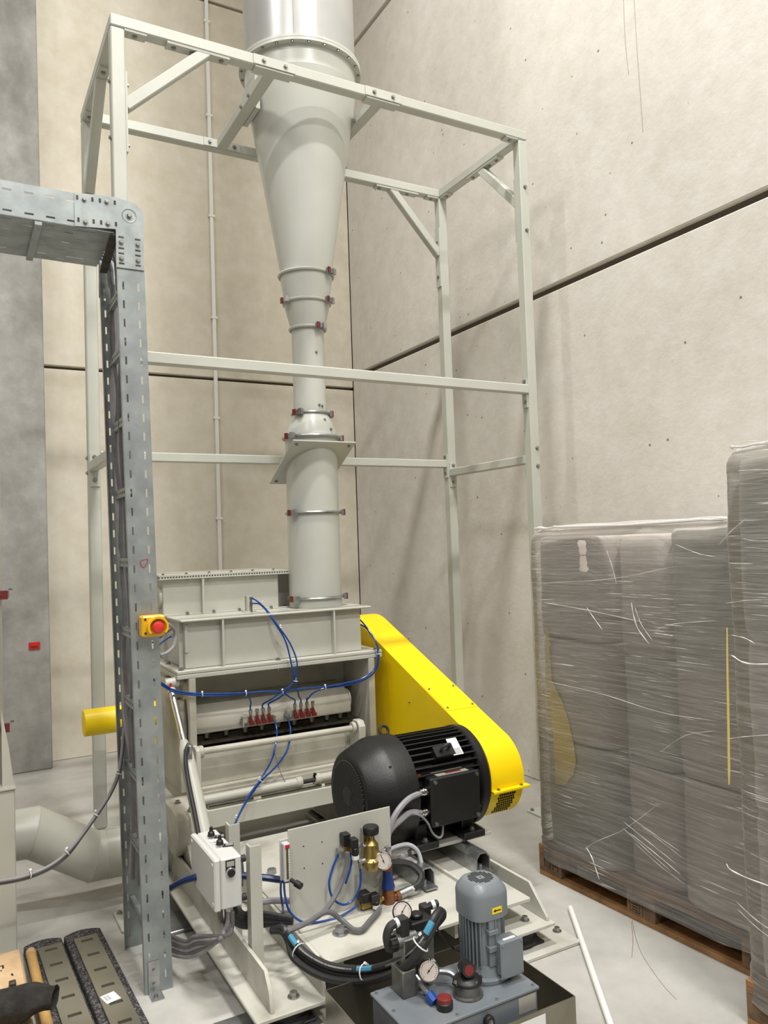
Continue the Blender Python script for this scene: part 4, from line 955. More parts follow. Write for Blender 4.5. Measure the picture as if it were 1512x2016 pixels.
# yellow sticker with black arrow
q0 = Vector((.802, -1.5635, .466))
st = part('arrow_sticker', MB().obox(q0, (1,.0,0), (0,1,0), (0,0,1), .018, .0006, .009), M['yellow'], cwl, label='yellow sticker with black arrow')
ar = MB(); ar.prism([(.788, .466), (.797, .4705), (.797, .4675), (.816, .4675), (.816, .4645), (.797, .4645), (.797, .4615)], 1, -1.5652, -1.5641); part('arrow', ar, M['black_ink'], cwl)
tbx = part('terminal_box', MB().box(.796, .870, -1.585, -1.535, .276, .376), M['hydgrey'], hu, bevel=.003)
part('box_lid', MB().box(.790, .876, -1.592, -1.585, .270, .380), M['hydgrey'], tbx, bevel=.003)
part('label_strip', MB().box(.815, .86, -1.575, -1.565, .376, .3768), M['white'], tbx)
bolts(tbx, [(x, -1.592, z) for x in (.798, .868) for z in (.279, .371)], (0,-1,0), .0035, 'hydgrey')
# filler with black cap, red breather, manifold, valves, gauges
ff = part('filter_housing', MB().lathe([(.046, .252), (.046, .258), (.038, .260), (.037, .288)], (.683, -1.565, 0), n=28), M['steel'], hu, ang=30)
fc = part('filter_cap', MB().lathe([(.044, .288), (.044, .297), (.034, .304), (.022, .309)], (.683, -1.565, 0), n=28).box(.635, .731, -1.577, -1.553, .288, .297), M['black'], ff, bevel=.002)
bolts(fc, [(.641, -1.565, .297), (.725, -1.565, .297), (.69, -1.60, .297)], (0,0,1), .006)
gi = part('fill_indicator', MB().cyl((.683, -1.55, .328), (.675, -1.588, .334), .021, n=20), M['black'], ff)
part('indicator_face', MB().cyl((.675, -1.588, .334), (.6748, -1.589, .3342), .015, n=20), M['redlever'], gi)
br = part('breather_cap', MB().lathe([(.022, .252), (.0245, .256), (.0245, .272), (.0225, .274)], (.586, -1.588, 0), n=24), M['black'], hu)
part('breather_top', MB().lathe([(.0222, .274), (.0215, .284), (.012, .287)], (.586, -1.588, 0), n=24), M['redlever'], br, label='red top')
mf = part('manifold', MB().box(.505, .552, -1.49, -1.42, .252, .330).box(.522, .628, -1.475, -1.40, .328, .412).box(.575, .60, -1.475, -1.45, .26, .33), M['steel'], hu, bevel=.003)
part('solenoid_tube', MB().cyl((.575, -1.445, .400), (.505, -1.452, .402), .021, n=18), M['zinc'], mf)
kb = MB(); kb.cyl((.507, -1.452, .402), (.482, -1.455, .403), .020, n=18)
for k in range(12):
    a = 2*math.pi*k/12; kb.obox(Vector((.494, -1.4535, .4025)) + Vector((0, math.cos(a), math.sin(a)))*.020, (1,0,0), (0, math.cos(a), math.sin(a)), (0, -math.sin(a), math.cos(a)), .012, .003, .0032)
part('knurled_knob', kb, M['black'], mf)
part('valve_coil', MB().box(.565, .645, -1.45, -1.39, .395, .440).cyl((.60, -1.42, .44), (.60, -1.42, .455), .02, n=14), M['black'], mf, bevel=.004)
part('cable_plug', MB().tube(spl([(.487, -1.445, .385), (.478, -1.45, .425), (.490, -1.45, .452), (.515, -1.448, .458)], 5), .013, n=10).box(.52, .548, -1.465, -1.43, .418, .468), M['rubber'], mf)
part('plug_ring', MB().cyl((.508, -1.448, .456), (.519, -1.448, .4585), .0142, n=12), M['white'], mf)
part('cable_plug', MB().box(.640, .668, -1.40, -1.365, .41, .452).cyl((.668, -1.385, .443), (.70, -1.388, .447), .012, n=10), M['rubber'], mf, bevel=.003)
part('plug_ring', MB().cyl((.676, -1.3855, .444), (.688, -1.387, .4455), .0132, n=12), M['white'], mf)
gauge(mf, (.548, -1.425, .472), (-.35, -.75, .45), .030, 'black', .6)
gg = gauge(mf, (.572, -1.53, .336), (-.45, -.82, .25), .031, 'chrome', .7)
part('gauge_stem', MB().cyl((.585, -1.508, .31), (.585, -1.508, .272), .009, n=10).box(.575, .60, -1.52, -1.495, .258, .285), M['zinc'], mf)
part('drain_valve', MB().cyl((.560, -1.475, .298), (.565, -1.535, .272), .008, n=10).cyl((.562, -1.50, .287), (.566, -1.525, .276), .011, n=6), M['zinc'], mf)
part('drain_knob', MB().cyl((.566, -1.535, .272), (.570, -1.562, .260), .0155, n=8), M['blue'], mf, label='bright blue knob')
part('return_pipe', MB().tube(spl([(.60, -1.475, .292), (.63, -1.49, .30), (.66, -1.51, .296), (.675, -1.535, .28)], 6), .010, n=10), M['zinc'], mf)

# ================================================================== HOSES AND CABLES
def hose(name, pts, r, mt, label, cat='hose', group=None, n=8, k=6):
    return single(name, MB().tube(spl([Vector(p) for p in pts], k), r, n=n), M[mt], label, cat, group)
G1 = 'blue air tubes of the valve blocks'
def yp(l): return [UY(a, b, c) for a, b, c in l]
hose('air_tube', yp([(290,1330,.10),(322,1351,.17),(345,1363,.19),(398,1370,.195),(440,1369,.20),(478,1366,.205),(489,1371,.215),(494,1384,.245)]) + [(0.664, .2757, .800), (0.664, .2757, .776)], .0042, 'blue', 'blue air tube from the left ending in the leftmost red valve', 'hose', G1)
hose('air_tube', yp([(290,1326,.10),(322,1347,.17),(345,1359,.19),(398,1366,.195),(484,1364,.203),(530,1361,.205),(556,1364,.21),(571,1373,.23)]) + [(0.905, .2757, .800), (0.905, .2757, .776)], .0042, 'blue', 'blue air tube from the left ending in the fifth red valve', 'hose', G1)
hose('air_tube', yp([(496,1177,.385),(512,1188,.33),(530,1207,.235),(548,1233,.195),(570,1265,.19),(584,1300,.185),(583,1328,.185),(577,1345,.19),(560,1358,.20),(535,1376,.23)]) + [(0.731, .2757, .800), (0.731, .2757, .776)], .0042, 'blue', 'blue air tube hanging from the sensor post to the third red valve', 'hose', G1)
hose('air_tube', yp([(497,1188,.385),(512,1190,.33),(528,1207,.24),(546,1234,.20),(562,1262,.19),(571,1295,.185),(579,1335,.185),(584,1352,.20),(589,1372,.24)]) + [(0.939, .2757, .800), (0.939, .2757, .776)], .0042, 'blue', 'blue air tube hanging from the sensor post to the sixth red valve', 'hose', G1)
hose('air_tube', yp([(707,1218,.33),(720,1233,.27),(738,1260,.20),(744,1285,.19),(738,1315,.19),(715,1335,.195),(680,1345,.20),(640,1352,.20),(600,1355,.20),(570,1360,.20),(548,1375,.23)]) + [(0.764, .2757, .800), (0.764, .2757, .776)], .0042, 'blue', 'blue air tube looping round the right flange corner to the fourth red valve', 'hose', G1)
hose('air_tube', yp([(708,1228,.33),(722,1238,.27),(740,1264,.205),(746,1288,.195),(740,1319,.195),(716,1339,.20),(682,1349,.205),(640,1355,.21),(617,1364,.23),(605,1377,.255)]) + [(0.973, .2757, .800), (0.973, .2757, .776)], .0042, 'blue', 'blue air tube looping round the right flange corner to the seventh red valve', 'hose', G1)
G2 = 'blue drop tubes below the valve blocks'
t1 = hose('drop_tube', yp([(540,1417,.278),(545,1438,.25),(543,1465,.17),(534,1498,.15),(513,1534,.14),(492,1563,.08),(475,1595,-.02),(463,1622,-.1),(452,1655,-.2),(446,1690,-.28)]), .0046, 'blue', 'left blue drop tube below the valve block hanging to the base', 'hose', G2)
t2 = hose('drop_tube', yp([(567,1413,.278),(572,1440,.25),(566,1475,.165),(545,1507,.15),(514,1538,.145),(490,1571,.08),(472,1602,-.02),(459,1630,-.1),(449,1660,-.2),(442,1692,-.28)]), .0046, 'blue', 'right blue drop tube below the valve block bowing out before joining the other', 'hose', G2)
hose('sensor_wire', yp([(540,1480,.155),(545,1500,.155),(556,1530,.15),(566,1544,.16)]), .0016, 'cabledk', 'thin grey sensor wire hanging to the black rod joint', 'wire')
hose('conduit_loop', yp([(318,1228,.20),(333,1230,.22),(345,1245,.25),(343,1270,.24),(330,1284,.22),(315,1290,.20)]), .0085, 'cable', 'grey conduit loop on the left end of the hopper', 'conduit')
G3 = 'short blue tubes at the hopper end'
hose('air_tube', yp([(300,1265,.18),(318,1253,.22),(333,1241,.25)]), .0042, 'blue', 'upper short blue tube plugged into the hopper left end', 'hose', G3)
hose('air_tube', yp([(300,1282,.18),(320,1264,.22),(338,1252,.25)]), .0042, 'blue', 'lower short blue tube plugged into the hopper left end', 'hose', G3)
def tieat(par, l, d, r=.0095): ties(par, [UY(*q) for q in l], d, r)
tieat(t1, [(512,1536,.143), (466,1612,-.06)], [(1,0,1), (1,.3,1)], .011)
bt = bpy.data.objects['air_tube']
tieat(bt, [(398,1368,.196), (484,1366,.204), (556,1363,.208), (640,1354,.203), (553,1236,.196), (582,1341,.187), (517,1190,.30), (745,1287,.193)], [(1,0,0)]*4 + [(.5,0,1), (.2,0,1), (1,0,.6), (0,0,1)])
part('tube_fitting', MB().cyl(UY(330,1243,.245), UY(338,1236,.262), .008, n=8).cyl(UY(336,1254,.245), UY(344,1248,.262), .008, n=8), M['zinc'], hp)
hose('supply_hose', [UY(285,1782,-.30), UY(335,1749,-.50), UY(377,1729,-.62), UY(440,1722,-.66), UY(513,1727,-.69), UY(560,1732,-.72), (.52, -.70, .33)], .0125, 'darkblue', 'dark navy supply hose running behind the control box to the flow meter', 'hose')
hose('grey_conduit', [UY(470,1770,-.62), UY(513,1775,-.66), UY(545,1773,-.68), UY(600,1775,-.70)], .0125, 'cable', 'thick grey conduit passing behind the angle post', 'conduit')
hose('air_tube', yp([(553,1736,-.80),(553,1760,-.80),(557,1790,-.82),(556,1812,-.86),(550,1830,-.9)]), .0042, 'darkblue', 'blue tube dropping straight down from the flow meter', 'hose')
hose('air_tube', yp([(559,1736,-.80),(561,1762,-.80),(568,1790,-.81),(583,1808,-.82),(605,1817,-.83),(640,1813,-.835),(672,1803,-.84)]) + [(.692, -.832, .228)], .0042, 'blue', 'blue tube curving from the flow meter to the lower solenoid valve', 'hose')
hose('air_tube', yp([(665,1683,-.815),(654,1712,-.82),(648,1740,-.83),(655,1768,-.835),(675,1781,-.84),(695,1772,-.84),(708,1748,-.84),(710,1722,-.838),(708,1702,-.838)]), .0042, 'blue', 'blue U-shaped tube between upper solenoid valve and regulator', 'hose')
hose('air_tube', yp([(690,1678,-.815),(692,1694,-.83),(688,1715,-.845),(680,1740,-.85)]), .0042, 'blue', 'short blue tube beside the upper solenoid cable', 'hose')
hose('valve_cable', yp([(684,1678,-.858),(682,1703,-.86),(672,1738,-.865),(655,1772,-.88),(636,1796,-.895),(610,1814,-.905),(580,1826,-.915),(558,1832,-.92)]), .0095, 'cabledk', 'grey cable hanging from the upper solenoid valve', 'cable')
hose('valve_cable', [(.752, -.862, .214), (.752, -.885, .2175), UZ(727,1814,.218), UZ(713,1829,.2175), UZ(694,1829,.2175), UZ(671,1810,.235)] + yp([(650,1796,-.905),(630,1800,-.91),(600,1819,-.92),(566,1834,-.93)]), .0095, 'cabledk', 'grey cable looping from the lower solenoid valve', 'cable')
hose('relief_hose', [(.935, -.832, .2335), (.965, -.83, .245), (.985, -.81, .268), (.96, -.775, .300), (.90, -.755, .315), (.82, -.75, .320)], .0145, 'rubber', 'short black hose bending back from the relief valve coupling', 'hose')
hose('clear_tube', yp([(760,1675,-.76),(785,1665,-.74),(805,1663,-.73),(822,1675,-.73),(830,1700,-.74),(832,1725,-.75),(829,1752,-.76)]), .0085, 'clear', 'translucent tube arching from the panel edge over the slide rail', 'hose')
cf = thing('conduit_fitting', 'grey threaded conduit coupling resting on the left slide rail', 'fitting', (1.0, -.72, .295))
a_, b_ = UY(790,1686,-.68), UY(828,1712,-.75)
part('sleeve', MB().cyl(a_, a_.lerp(b_, .45), .018, n=16).cyl(a_.lerp(b_, .35), a_.lerp(b_, .75), .022, n=8), M['cable'], cf)
part('pipe_end', MB().cyl(a_.lerp(b_, .75), b_, .014, n=14), M['zinc'], cf)
G4 = 'grey supply cables of the black motor'
hose('motor_cable', [(1.07, -.69, .545)] + yp([(806,1572,-.718),(788,1590,-.745),(773,1615,-.752),(763,1650,-.758),(757,1690,-.765)]), .0125, 'cable', 'upper grey supply cable of the black motor terminal box', 'cable', G4)
mc2 = hose('motor_cable', [(1.07, -.69, .462)] + yp([(808,1600,-.718),(790,1613,-.742),(770,1632,-.752),(759,1655,-.760),(753,1700,-.768)]), .0125, 'cable', 'lower grey supply cable of the black motor terminal box', 'cable', G4)
hose('thin_cable', yp([(812,1601,-.725),(828,1606,-.725),(842,1620,-.70),(852,1640,-.70),(864,1649,-.70),(871,1642,-.70),(872,1620,-.69)]), .0050, 'cable', 'thin grey cable drooping under the motor terminal box', 'cable')
# grey bundle from the ladder to the control box
random.seed(11)
G5 = 'grey cables between ladder and control box'
ends = [(.155, -.95), (.155, -.90), (.155, -.86), (.150, -.93), (.150, -.88), (.16, -.97)]
for i in range(6):
    e = ends[i]; o = .011*i
    pts = [(.02, -.40+.012*i, .09+o*.8), (.06, -.44+.01*i, .062+o), (.09, -.60, .105+o), (.118-.004*i, -.72, .165+o*1.1), (.150+.01*(i % 3), -.80-.010*i, .230+o*.6), (.182+.012*(i % 2), e[1]+.125, .285), (e[0]+.034, e[1]+.117, .340)]
    hose('control_cable', pts, .0095 if i == 0 else .0072, 'cabledk' if i % 2 else 'cable', ['thick light grey', 'dark grey second', 'light grey third', 'dark grey fourth', 'light grey fifth', 'dark grey topmost'][i] + ' cable of the bundle sagging from ladder to control box, counted upwards', 'cable', G5)
# dark bundle from the box bottom along the base to the hydraulics
G6 = 'dark cables under the control box'
for i in range(5):
    o = .012*i
    pts = [(.195+.005*i, -.82+.015*i, .352), (.203+.008*i, -.815, .300+.3*o), (.235+.008*i, -.81+.004*i, .262+o*.6), (.285, -.800+.5*o, .243+o*.9), (.345, -.835, .250+o*.7), (.40, -.89, .264+o*.3)]
    hose('bundle_cable', pts, .0085 + .001*(i % 2), 'rubber', ['lowest', 'second lowest', 'middle', 'second highest', 'highest'][i] + ' black cable looping under the control box to the angle post', 'cable', G6)
hb = [(535,1832,-.86),(556,1826,-.90),(568,1838,-.93),(582,1858,-.98),(606,1880,-1.04),(645,1900,-1.12),(690,1908,-1.20),(735,1907,-1.29),(780,1893,-1.41),(815,1868,-1.50),(838,1838,-1.52),(855,1806,-1.515),(866,1793,-1.49),(866,1803,-1.45),(852,1820,-1.43)]
G7 = 'black hydraulic hoses curving across the base'
labs = ['black hydraulic hose with blue marks, upper one of the curving bundle', 'black hydraulic hose, middle one of the curving bundle', 'black hydraulic hose hanging lowest in the curving bundle']
for i, (dx, dy, dyy) in enumerate(((0, 0, 0), (4, 13, .012), (-6, 24, .022))):
    pts = [UY(x+dx*(1 if j > 2 else 0), y+dy*min(1, j/3)*(1 if j < 10 else max(0.2, 1-(j-9)*.25)), yy+dyy-.012*i) for j, (x, y, yy) in enumerate(hb)]
    if i == 2: pts = pts[:-4] + [UY(842, 1842, -1.495), UY(860, 1815, -1.47), (.64, -1.44, .41)]
    h = hose('hydraulic_hose', pts, .0125, 'hose', labs[i], 'hose', G7, n=10)
    if i == 0:
        P = spl(pts, 6)
        for a, b in ((14, 20), (38, 43), (60, 65)):
            part('blue_mark', MB().tube([Vector(p)+Vector((-.002,-.004,.003)) for p in P[a:b]], .0105, n=8), M['hoseblue'], h)
        random.seed(5)
        mb = MB(); 
        for a in list(range(21, 37)) + list(range(46, 59)):
            for t in (.0, .35, .7):
                p = Vector(P[a]).lerp(Vector(P[a+1]), t); d = (Vector(P[a+1])-Vector(P[a])).normalized(); nv = (CAM-p); nv = (nv - d*nv.dot(d)).normalized(); sv_ = d.cross(nv)
                mb.obox(p + nv*.0124, d, sv_, nv, random.uniform(.0012, .0032), .0024, .0004)
        part('hose_print', mb, M['greyink'], h)
        ties(h, [Vector(P[20])+Vector((0,.003,-.012)), Vector(P[40])+Vector((0,.003,-.012)), Vector(P[57])+Vector((0,.0,-.008))], [Vector(P[21])-Vector(P[19]), Vector(P[41])-Vector(P[39]), Vector(P[58])-Vector(P[56])], .0265)
hose('thin_cable', yp([(858,1812,-1.38),(862,1830,-1.36),(875,1852,-1.34),(895,1868,-1.33),(915,1875,-1.38)]), .0035, 'black', 'thin black wire drooping from the hydraulic valve towards the grey motor', 'cable')
# hydraulic hose of the cylinder
ch = hose('cylinder_hose', [(.262, -.062, .742), (.248, -.075, .725), (.236, -.10, .68), (.232, -.16, .60), (.228, -.27, .49), (.222, -.36, .405), (.216, -.43, .37), (.21, -.47, .345)], .0095, 'hose', 'black hydraulic hose running down along the cylinder', 'hose')
part('hose_end', MB().cyl((.222, -.375, .398), (.212, -.47, .350), .0175, n=14), M['black'], ch)
hose('cylinder_hose', [(.285, -.30, .39), (.31, -.32, .42), (.34, -.40, .40), (.335, -.52, .36), (.30, -.62, .32)], .010, 'hose', 'black hose arching behind the control box from the cylinder foot', 'hose')
hose('side_wire', [(.302, .14, .90), (.298, .10, .80), (.290, .07, .62), (.288, .03, .50), (.285, -.10, .435), (.275, -.16, .36), (.270, -.2, .30)], .0045, 'black', 'thin black wire running down the left flank of the granulator', 'wire')

# ================================================================== LEFT: FLOOR DUCT AND THE NEIGHBOUR MACHINE
fd = thing('floor_duct', 'cream segmented round duct lying on the floor behind the cable ladder', 'duct', (-.15, .3, 0))
ax_ = [Vector((-.52, .3, .375)), Vector((-.345, .3, .372)), Vector((-.095, .3, .212)), Vector((.285, .3, .208))]
def mitre(P, r, n=28):
    rings = []
    for i, p in enumerate(P):
        d0 = (P[i]-P[i-1]).normalized() if i else (P[1]-P[0]).normalized()
        d1 = (P[i+1]-P[i]).normalized() if i < len(P)-1 else d0
        nrm = (d0+d1).normalized(); y = Vector((0,1,0)); u = nrm.cross(y).normalized(); k = 1/max(.3, nrm.dot(d0))
        rings.append([p + y*math.cos(2*math.pi*a/n)*r + u*math.sin(2*math.pi*a/n)*r*k for a in range(n)])
    return rings
segs = mitre(ax_, .107)
for i in range(3): part('duct_segment', MB().rings([segs[i], segs[i+1]]), M['cream'], fd, ang=50)
for i in (1, 2): part('weld_seam', MB().tube(segs[i], .0025, n=5, closed=True), M['cream'], fd)
part('sleeve', MB().cyl((-.04, .3, .2115), (.08, .3, .2105), .109, n=32), M['cream'], fd)
part('end_flange', MB().cyl((-.515, .3, .375), (-.490, .3, .375), .125, n=32), M['rubber'], fd)
part('end_flange', MB().cyl((.275, .3, .208), (.284, .3, .208), .125, n=32), M['cream'], fd)
part('seam', MB().box(-.04, .08, .296, .304, .318, .322), M['cream'], fd)
lm = thing('neighbour_machine', 'cream machine leg and clamped pipe cut off at the left picture edge', 'machine', (-.62, .05, 0))
part('leg', MB().box(-.60, -.4335, -.03, .06, .0, .662), M['cream'], lm, bevel=.004)
part('leg_cap', MB().box(-.61, -.430, -.04, .07, .662, .672), M['cream'], lm, bevel=.002)
part('foot_plate', MB().box(-.66, -.425, -.07, .10, 0, .006), M['cream'], lm)
part('web', MB().prism([(-.478, .672), (-.435, .672), (-.452, .82), (-.478, .98)], 1, .0, .012), M['cream'], lm)
part('stand_pipe', MB().cyl((-.60, .10, .672), (-.60, .10, 2.4), .135, n=40), M['cream'], lm)
part('inlet_box', MB().box(-.95, -.515, .14, .46, .22, .55), M['cream'], lm, bevel=.004)
for z in (.898, 1.44):
    c = part('clamp_ring', MB().tube([(-.60+.14*math.cos(k*math.pi/20), .10+.14*math.sin(k*math.pi/20), z) for k in range(40)], .008, n=7, closed=True), M['zinc'], lm)
    part('latch', MB().box(-.470, -.440, .04, .065, z-.014, z+.014).cyl((-.435, .05, z+.016), (-.435, .05, z+.024), .007, n=8), M['zinc'], c)
    part('latch_lever', MB().box(-.475, -.446, .032, .04, z-.020, z+.016), M['redlever'], c)
# ================================================================== BOTTOM LEFT: BLADES ON RUBBER MATS AND SCRAP
def slab(x0, x1, bul, rot=.042):
    """mat with slightly bulged back end, turned a little"""
    p = [(x0, -1.35)] + [(x0+(x1-x0)*t, -.035 + bul*math.sin(math.pi*min(1, t*.9+.05))*.03) for t in [k/8 for k in range(9)]] + [(x1, -1.35)]
    return [(a - rot*b - rot*.02, b) for a, b in p]
for x0, x1, nm in ((-.412, -.272, 'left dark rubber granulate mat lying on the floor beside the tan tube'), (-.262, -.121, 'right dark rubber granulate mat on the floor nearest the cable ladder')):
    single('rubber_mat', MB().prism(slab(x0, x1, 1), 2, .0, .034), M['granulate'], nm, 'mat', 'rubber mats', bevel=.003)
def blade(x0, label):
    xs = [0, .022, .066, .088]; ys = [0]
    y = -.018
    ys = [-.0]
    k = 0
    lst = []
    for k in range(8):
        c = -.040 - .1285*k; lst += [c+.0095, c-.0095]
    ys = [0] + lst + [-1.20]
    mb = MB(); rot = .042
    mb.sheet(xs, ys, lambda i, j: i == 1 and j % 2 == 1, lambda a, b: (x0 + a - rot*(b-.09), b-.098, .040), .010)
    return single('slotted_knife', mb, M['blade'], label, 'blade', 'slotted blades on the mats', smooth=False)
blade(-.370, 'left slotted steel blade lying on the rubber mat beside the tan tube')
b2 = blade(-.236, 'right slotted steel blade on the rubber mat with a white label')
lb = part('paper_label', MB().obox((-.177, -.614, .0457), (1, .25, 0), (-.25, 1, 0), (0,0,1), .025, .030, .0005), M['white'], b2, label='white paper label')
mb = MB()
for i in range(2):
    for k in range(4): mb.obox(Vector((-.177, -.614, .0464)) + Vector((1,.25,0))*(-.004-.010*i) + Vector((-.25,1,0))*(.016-.008*k), (1,.25,0), (-.25,1,0), (0,0,1), .0035, .0022, .0002)
part('label_print', mb, M['greyink'], b2)
tt = thing('tan_tube', 'tan cardboard tube with a joint ring lying beside the left blade', 'tube', (-.385, -.5, .034))
TD = Vector((.012, -.999, 0)); T0 = Vector((-.393, -.135, .053)); tp = lambda t: T0 + TD*t
part('tube', MB().cyl(tp(0), tp(.9), .0175, n=20), M['tubetan'], tt)
part('tube_rim', MB().cyl(tp(-.002), tp(.03), .0182, n=20), M['ply'], tt)
part('tube_joint', MB().cyl(tp(.37), tp(.385), .0188, n=20), M['tubetan'], tt)
wp = thing('wooden_crate', 'raw wooden box with stencilled marks at the bottom left corner', 'crate', (-.7, -.6, 0))
for i in range(3): part('top_board', MB().box(-1.05+.205*i, -.85+.205*i-.002, -1.3, -.275, .118, .140), M['ply'], wp, bevel=.002)
part('side_board', MB().box(-.452, -.434, -1.3, -.29, .0, .112), M['ply'], wp)
part('end_board', MB().box(-1.05, -.455, -.30, -.282, .0, .112), M['ply'], wp)
mb = MB()
def stroke(a, b): mb.bar((a[0], a[1], .1405), (b[0], b[1], .1405), .006, .0006)
L = lambda x, y: UZ(x, y, .14)
for a, b in (((0, 1903), (6, 1901)), ((6, 1901), (6, 1907)), ((0, 1912), (4, 1911)), ((23, 1917), (25, 1921))): stroke(L(*a), L(*b))
part('stencil_mark', mb, M['black_ink'], wp)
mk_ = thing('bracket_scrap', 'bent grey steel bracket lying on the wooden box', 'bracket', (-.5, -.62, .14))
part('plate', MB().prism([(-.60, .1405), (-.462, .1405), (-.458, .152), (-.60, .170)], 1, -.69, -.575), M['steel'], mk_, bevel=.003)
part('tab', MB().box(-.492, -.470, -.56, -.535, .1405, .160).box(-.487, -.475, -.585, -.56, .1405, .148), M['dark'], mk_, bevel=.003)
# black cloth: a rolled, sagging shell
mb = MB(); rings = []
for i in range(15):
    t = i/14; rr = []
    for k in range(20):
        a = 2*math.pi*k/20
        x = -.56 + .185*t; ry = .062*(1+.25*math.sin(3*t+1))*(1-.15*t); rz = .036*(1+.3*math.sin(4*t))
        n = mnoise.noise(Vector((t*3, math.cos(a)*1.2, math.sin(a)*1.2)))*.016
        rr.append((x + .018*math.cos(a), -.765-.05*t + ry*math.cos(a) + n, .195 + rz*math.sin(a) + n*.6 + .012*t))
    rings.append(rr)
mb.rings(rings, cap=False)
for t_ in (0.93, 0.85):
    pass
inner = [[(Vector(p) - Vector((-.375, -.815, .207)))*.86 + Vector((-.378, -.815, .207)) for p in rings[-1]], [(Vector(p) - Vector((-.375, -.815, .207)))*.80 + Vector((-.45, -.80, .205)) for p in rings[-1]]]
mb.rings([rings[-1]] + inner, cap=False)
mb.rings([rings[0], [(Vector((-.56, -.765, .195))) + (Vector(p)-Vector((-.56, -.765, .195)))*.02 for p in rings[0]]], cap=False)
single('black_cloth', mb, M['cloth'], 'black rolled felt cloth on the wooden box at bottom left', 'cloth', ang=60)
# ================================================================== RIGHT: PALLET LOADS
single('white_rod', MB().cyl((1.655, -.925, .012), (1.06, -1.83, .012), .0118, n=14), M['pvc'], 'white plastic pipe lying on the floor in front of the left pallet', 'pipe')
def sh(mb, x0, y0, k):
    for v in mb.bm.verts: v.co.x += k*(y0-v.co.y)
    return mb
def pallet(x0, y0, k, label, stamps):
    """EUR-type pallet, 0.8 (x) by 1.2 (y), left rear corner at x0,y0"""
    t = thing('pallet', label, 'pallet', (x0+.43, y0-.6, 0), 'wooden pallets under the wrapped loads')
    S = lambda a, b, c, d, e, f: sh(MB().box(x0+a, x0+b, y0-d, y0-c, e, f), x0, y0, k)
    for a in (0, .35, .70): part('bottom_board', S(a, a+.10, 0, 1.2, 0, .022), M['wood'], t, bevel=.002)
    for a in (0, .3275, .655):
        for c in (0, .5275, 1.055): part('block', S(a+.0, a+(.145 if a else .10), c, c+.145, .0225, .1), M['wooddk'], t, bevel=.002)
    for c in (0, .5275, 1.055): part('cross_board', S(0, .8, c, c+.145, .1005, .122), M['wood'], t, bevel=.002)
    for a in (0, .165, .325, .49, .655): part('top_board', S(a, a+(.145 if a in (0, .325, .655) else .10), 0, 1.2, .1225, .144), M['wood'], t, bevel=.002)
    if stamps:
        mb = MB()
        def P(y, z): return (x0 + k*(y0-y) - .0008, y, z)
        def st(pts, r=.0016):
            mb.tube([P(*q) for q in pts], r, n=4)
        y = y0-.028                                   # left block: stencilled characters
        for d in (0, .050): pass
        st([(y-.01, .085), (y-.01, .045)], .002); st([(y-.025, .085), (y-.055, .085), (y-.04, .045)], .002); st([(y-.065, .045), (y-.065, .085), (y-.08, .062), (y-.095, .085), (y-.095, .045)], .002)
        part('stamp', mb, M['black_ink'], t); mb = MB()
        y = y0-.545                                   # middle block: small framed print
        st([(y, .09), (y-.05, .09), (y-.05, .035), (y, .035), (y, .09)], .0014); st([(y-.065, .09), (y-.065, .03)], .0012)
        for z in (.078, .066, .054, .044): st([(y-.010, z), (y-.040, z)], .0016)
        part('stamp', mb, M['black_ink'], t); mb = MB()
        y = y0-1.128                                  # right block: burnt oval ring
        st([(y+.038*math.cos(a*math.pi/12), .061+.024*math.sin(a*math.pi/12)) for a in range(25)], .0022); st([(y+.016*math.cos(a*math.pi/8), .061+.010*math.sin(a*math.pi/8)) for a in range(17)], .003)
        part('stamp', mb, M['black_ink'], t)
    return t
def sring(cx, cy, hx, hy, z, e, n, seed, amp, fz=6.0, dent=None):
    out = []
    for k in range(n):
        a = 2*math.pi*k/n; c, s = math.cos(a), math.sin(a)
        x = hx*math.copysign(abs(c)**(2/e), c); y = hy*math.copysign(abs(s)**(2/e), s)
        q = Vector((cx+x, cy+y, z)); nn = mnoise.noise(Vector((q.x*3.1+seed, q.y*3.1, q.z*fz*.5)))*amp + mnoise.noise(Vector((q.x*9+seed, q.y*9, q.z*fz*2)))*amp*.35
        l = math.hypot(x, y); q.x += x/l*nn; q.y += y/l*nn
        if dent: q.x += dent(q.y, z)*(1 if x < 0 else -1)
        out.append(q)
    return out
def bale(x0, x1, y0, y1, z0, z1, mt, label, seed, group, sink=0.0):
    mb = MB(); rings = []; N = 56
    cx, cy, hx, hy = (x0+x1)/2, (y0+y1)/2, (x1-x0)/2, (y1-y0)/2
    prof = [(0, .80), (.012, .93), (.04, .985), (.10, 1.0), (.3, 1.005), (.5, 1.0), (.7, 1.005), (.90, 1.0), (.96, .985), (.988, .93), (1, .80)]
    for t, s in prof:
        rings.append([Vector((p.x, p.y, p.z + mnoise.noise(Vector((p.x*4, p.y*4, seed)))*.015*(1 if 0 < t < 1 else .3))) for p in sring(cx, cy, hx*(1-(1-s)*.25*(.4/hx)), hy*(1-(1-s)*.25*(.2/hy)), z0+(z1-z0)*t, 6, N, seed, .010)])
    mb.rings(rings)
    return single('wrapped_bale', mb, M[mt], label, 'bale', group, ang=50)
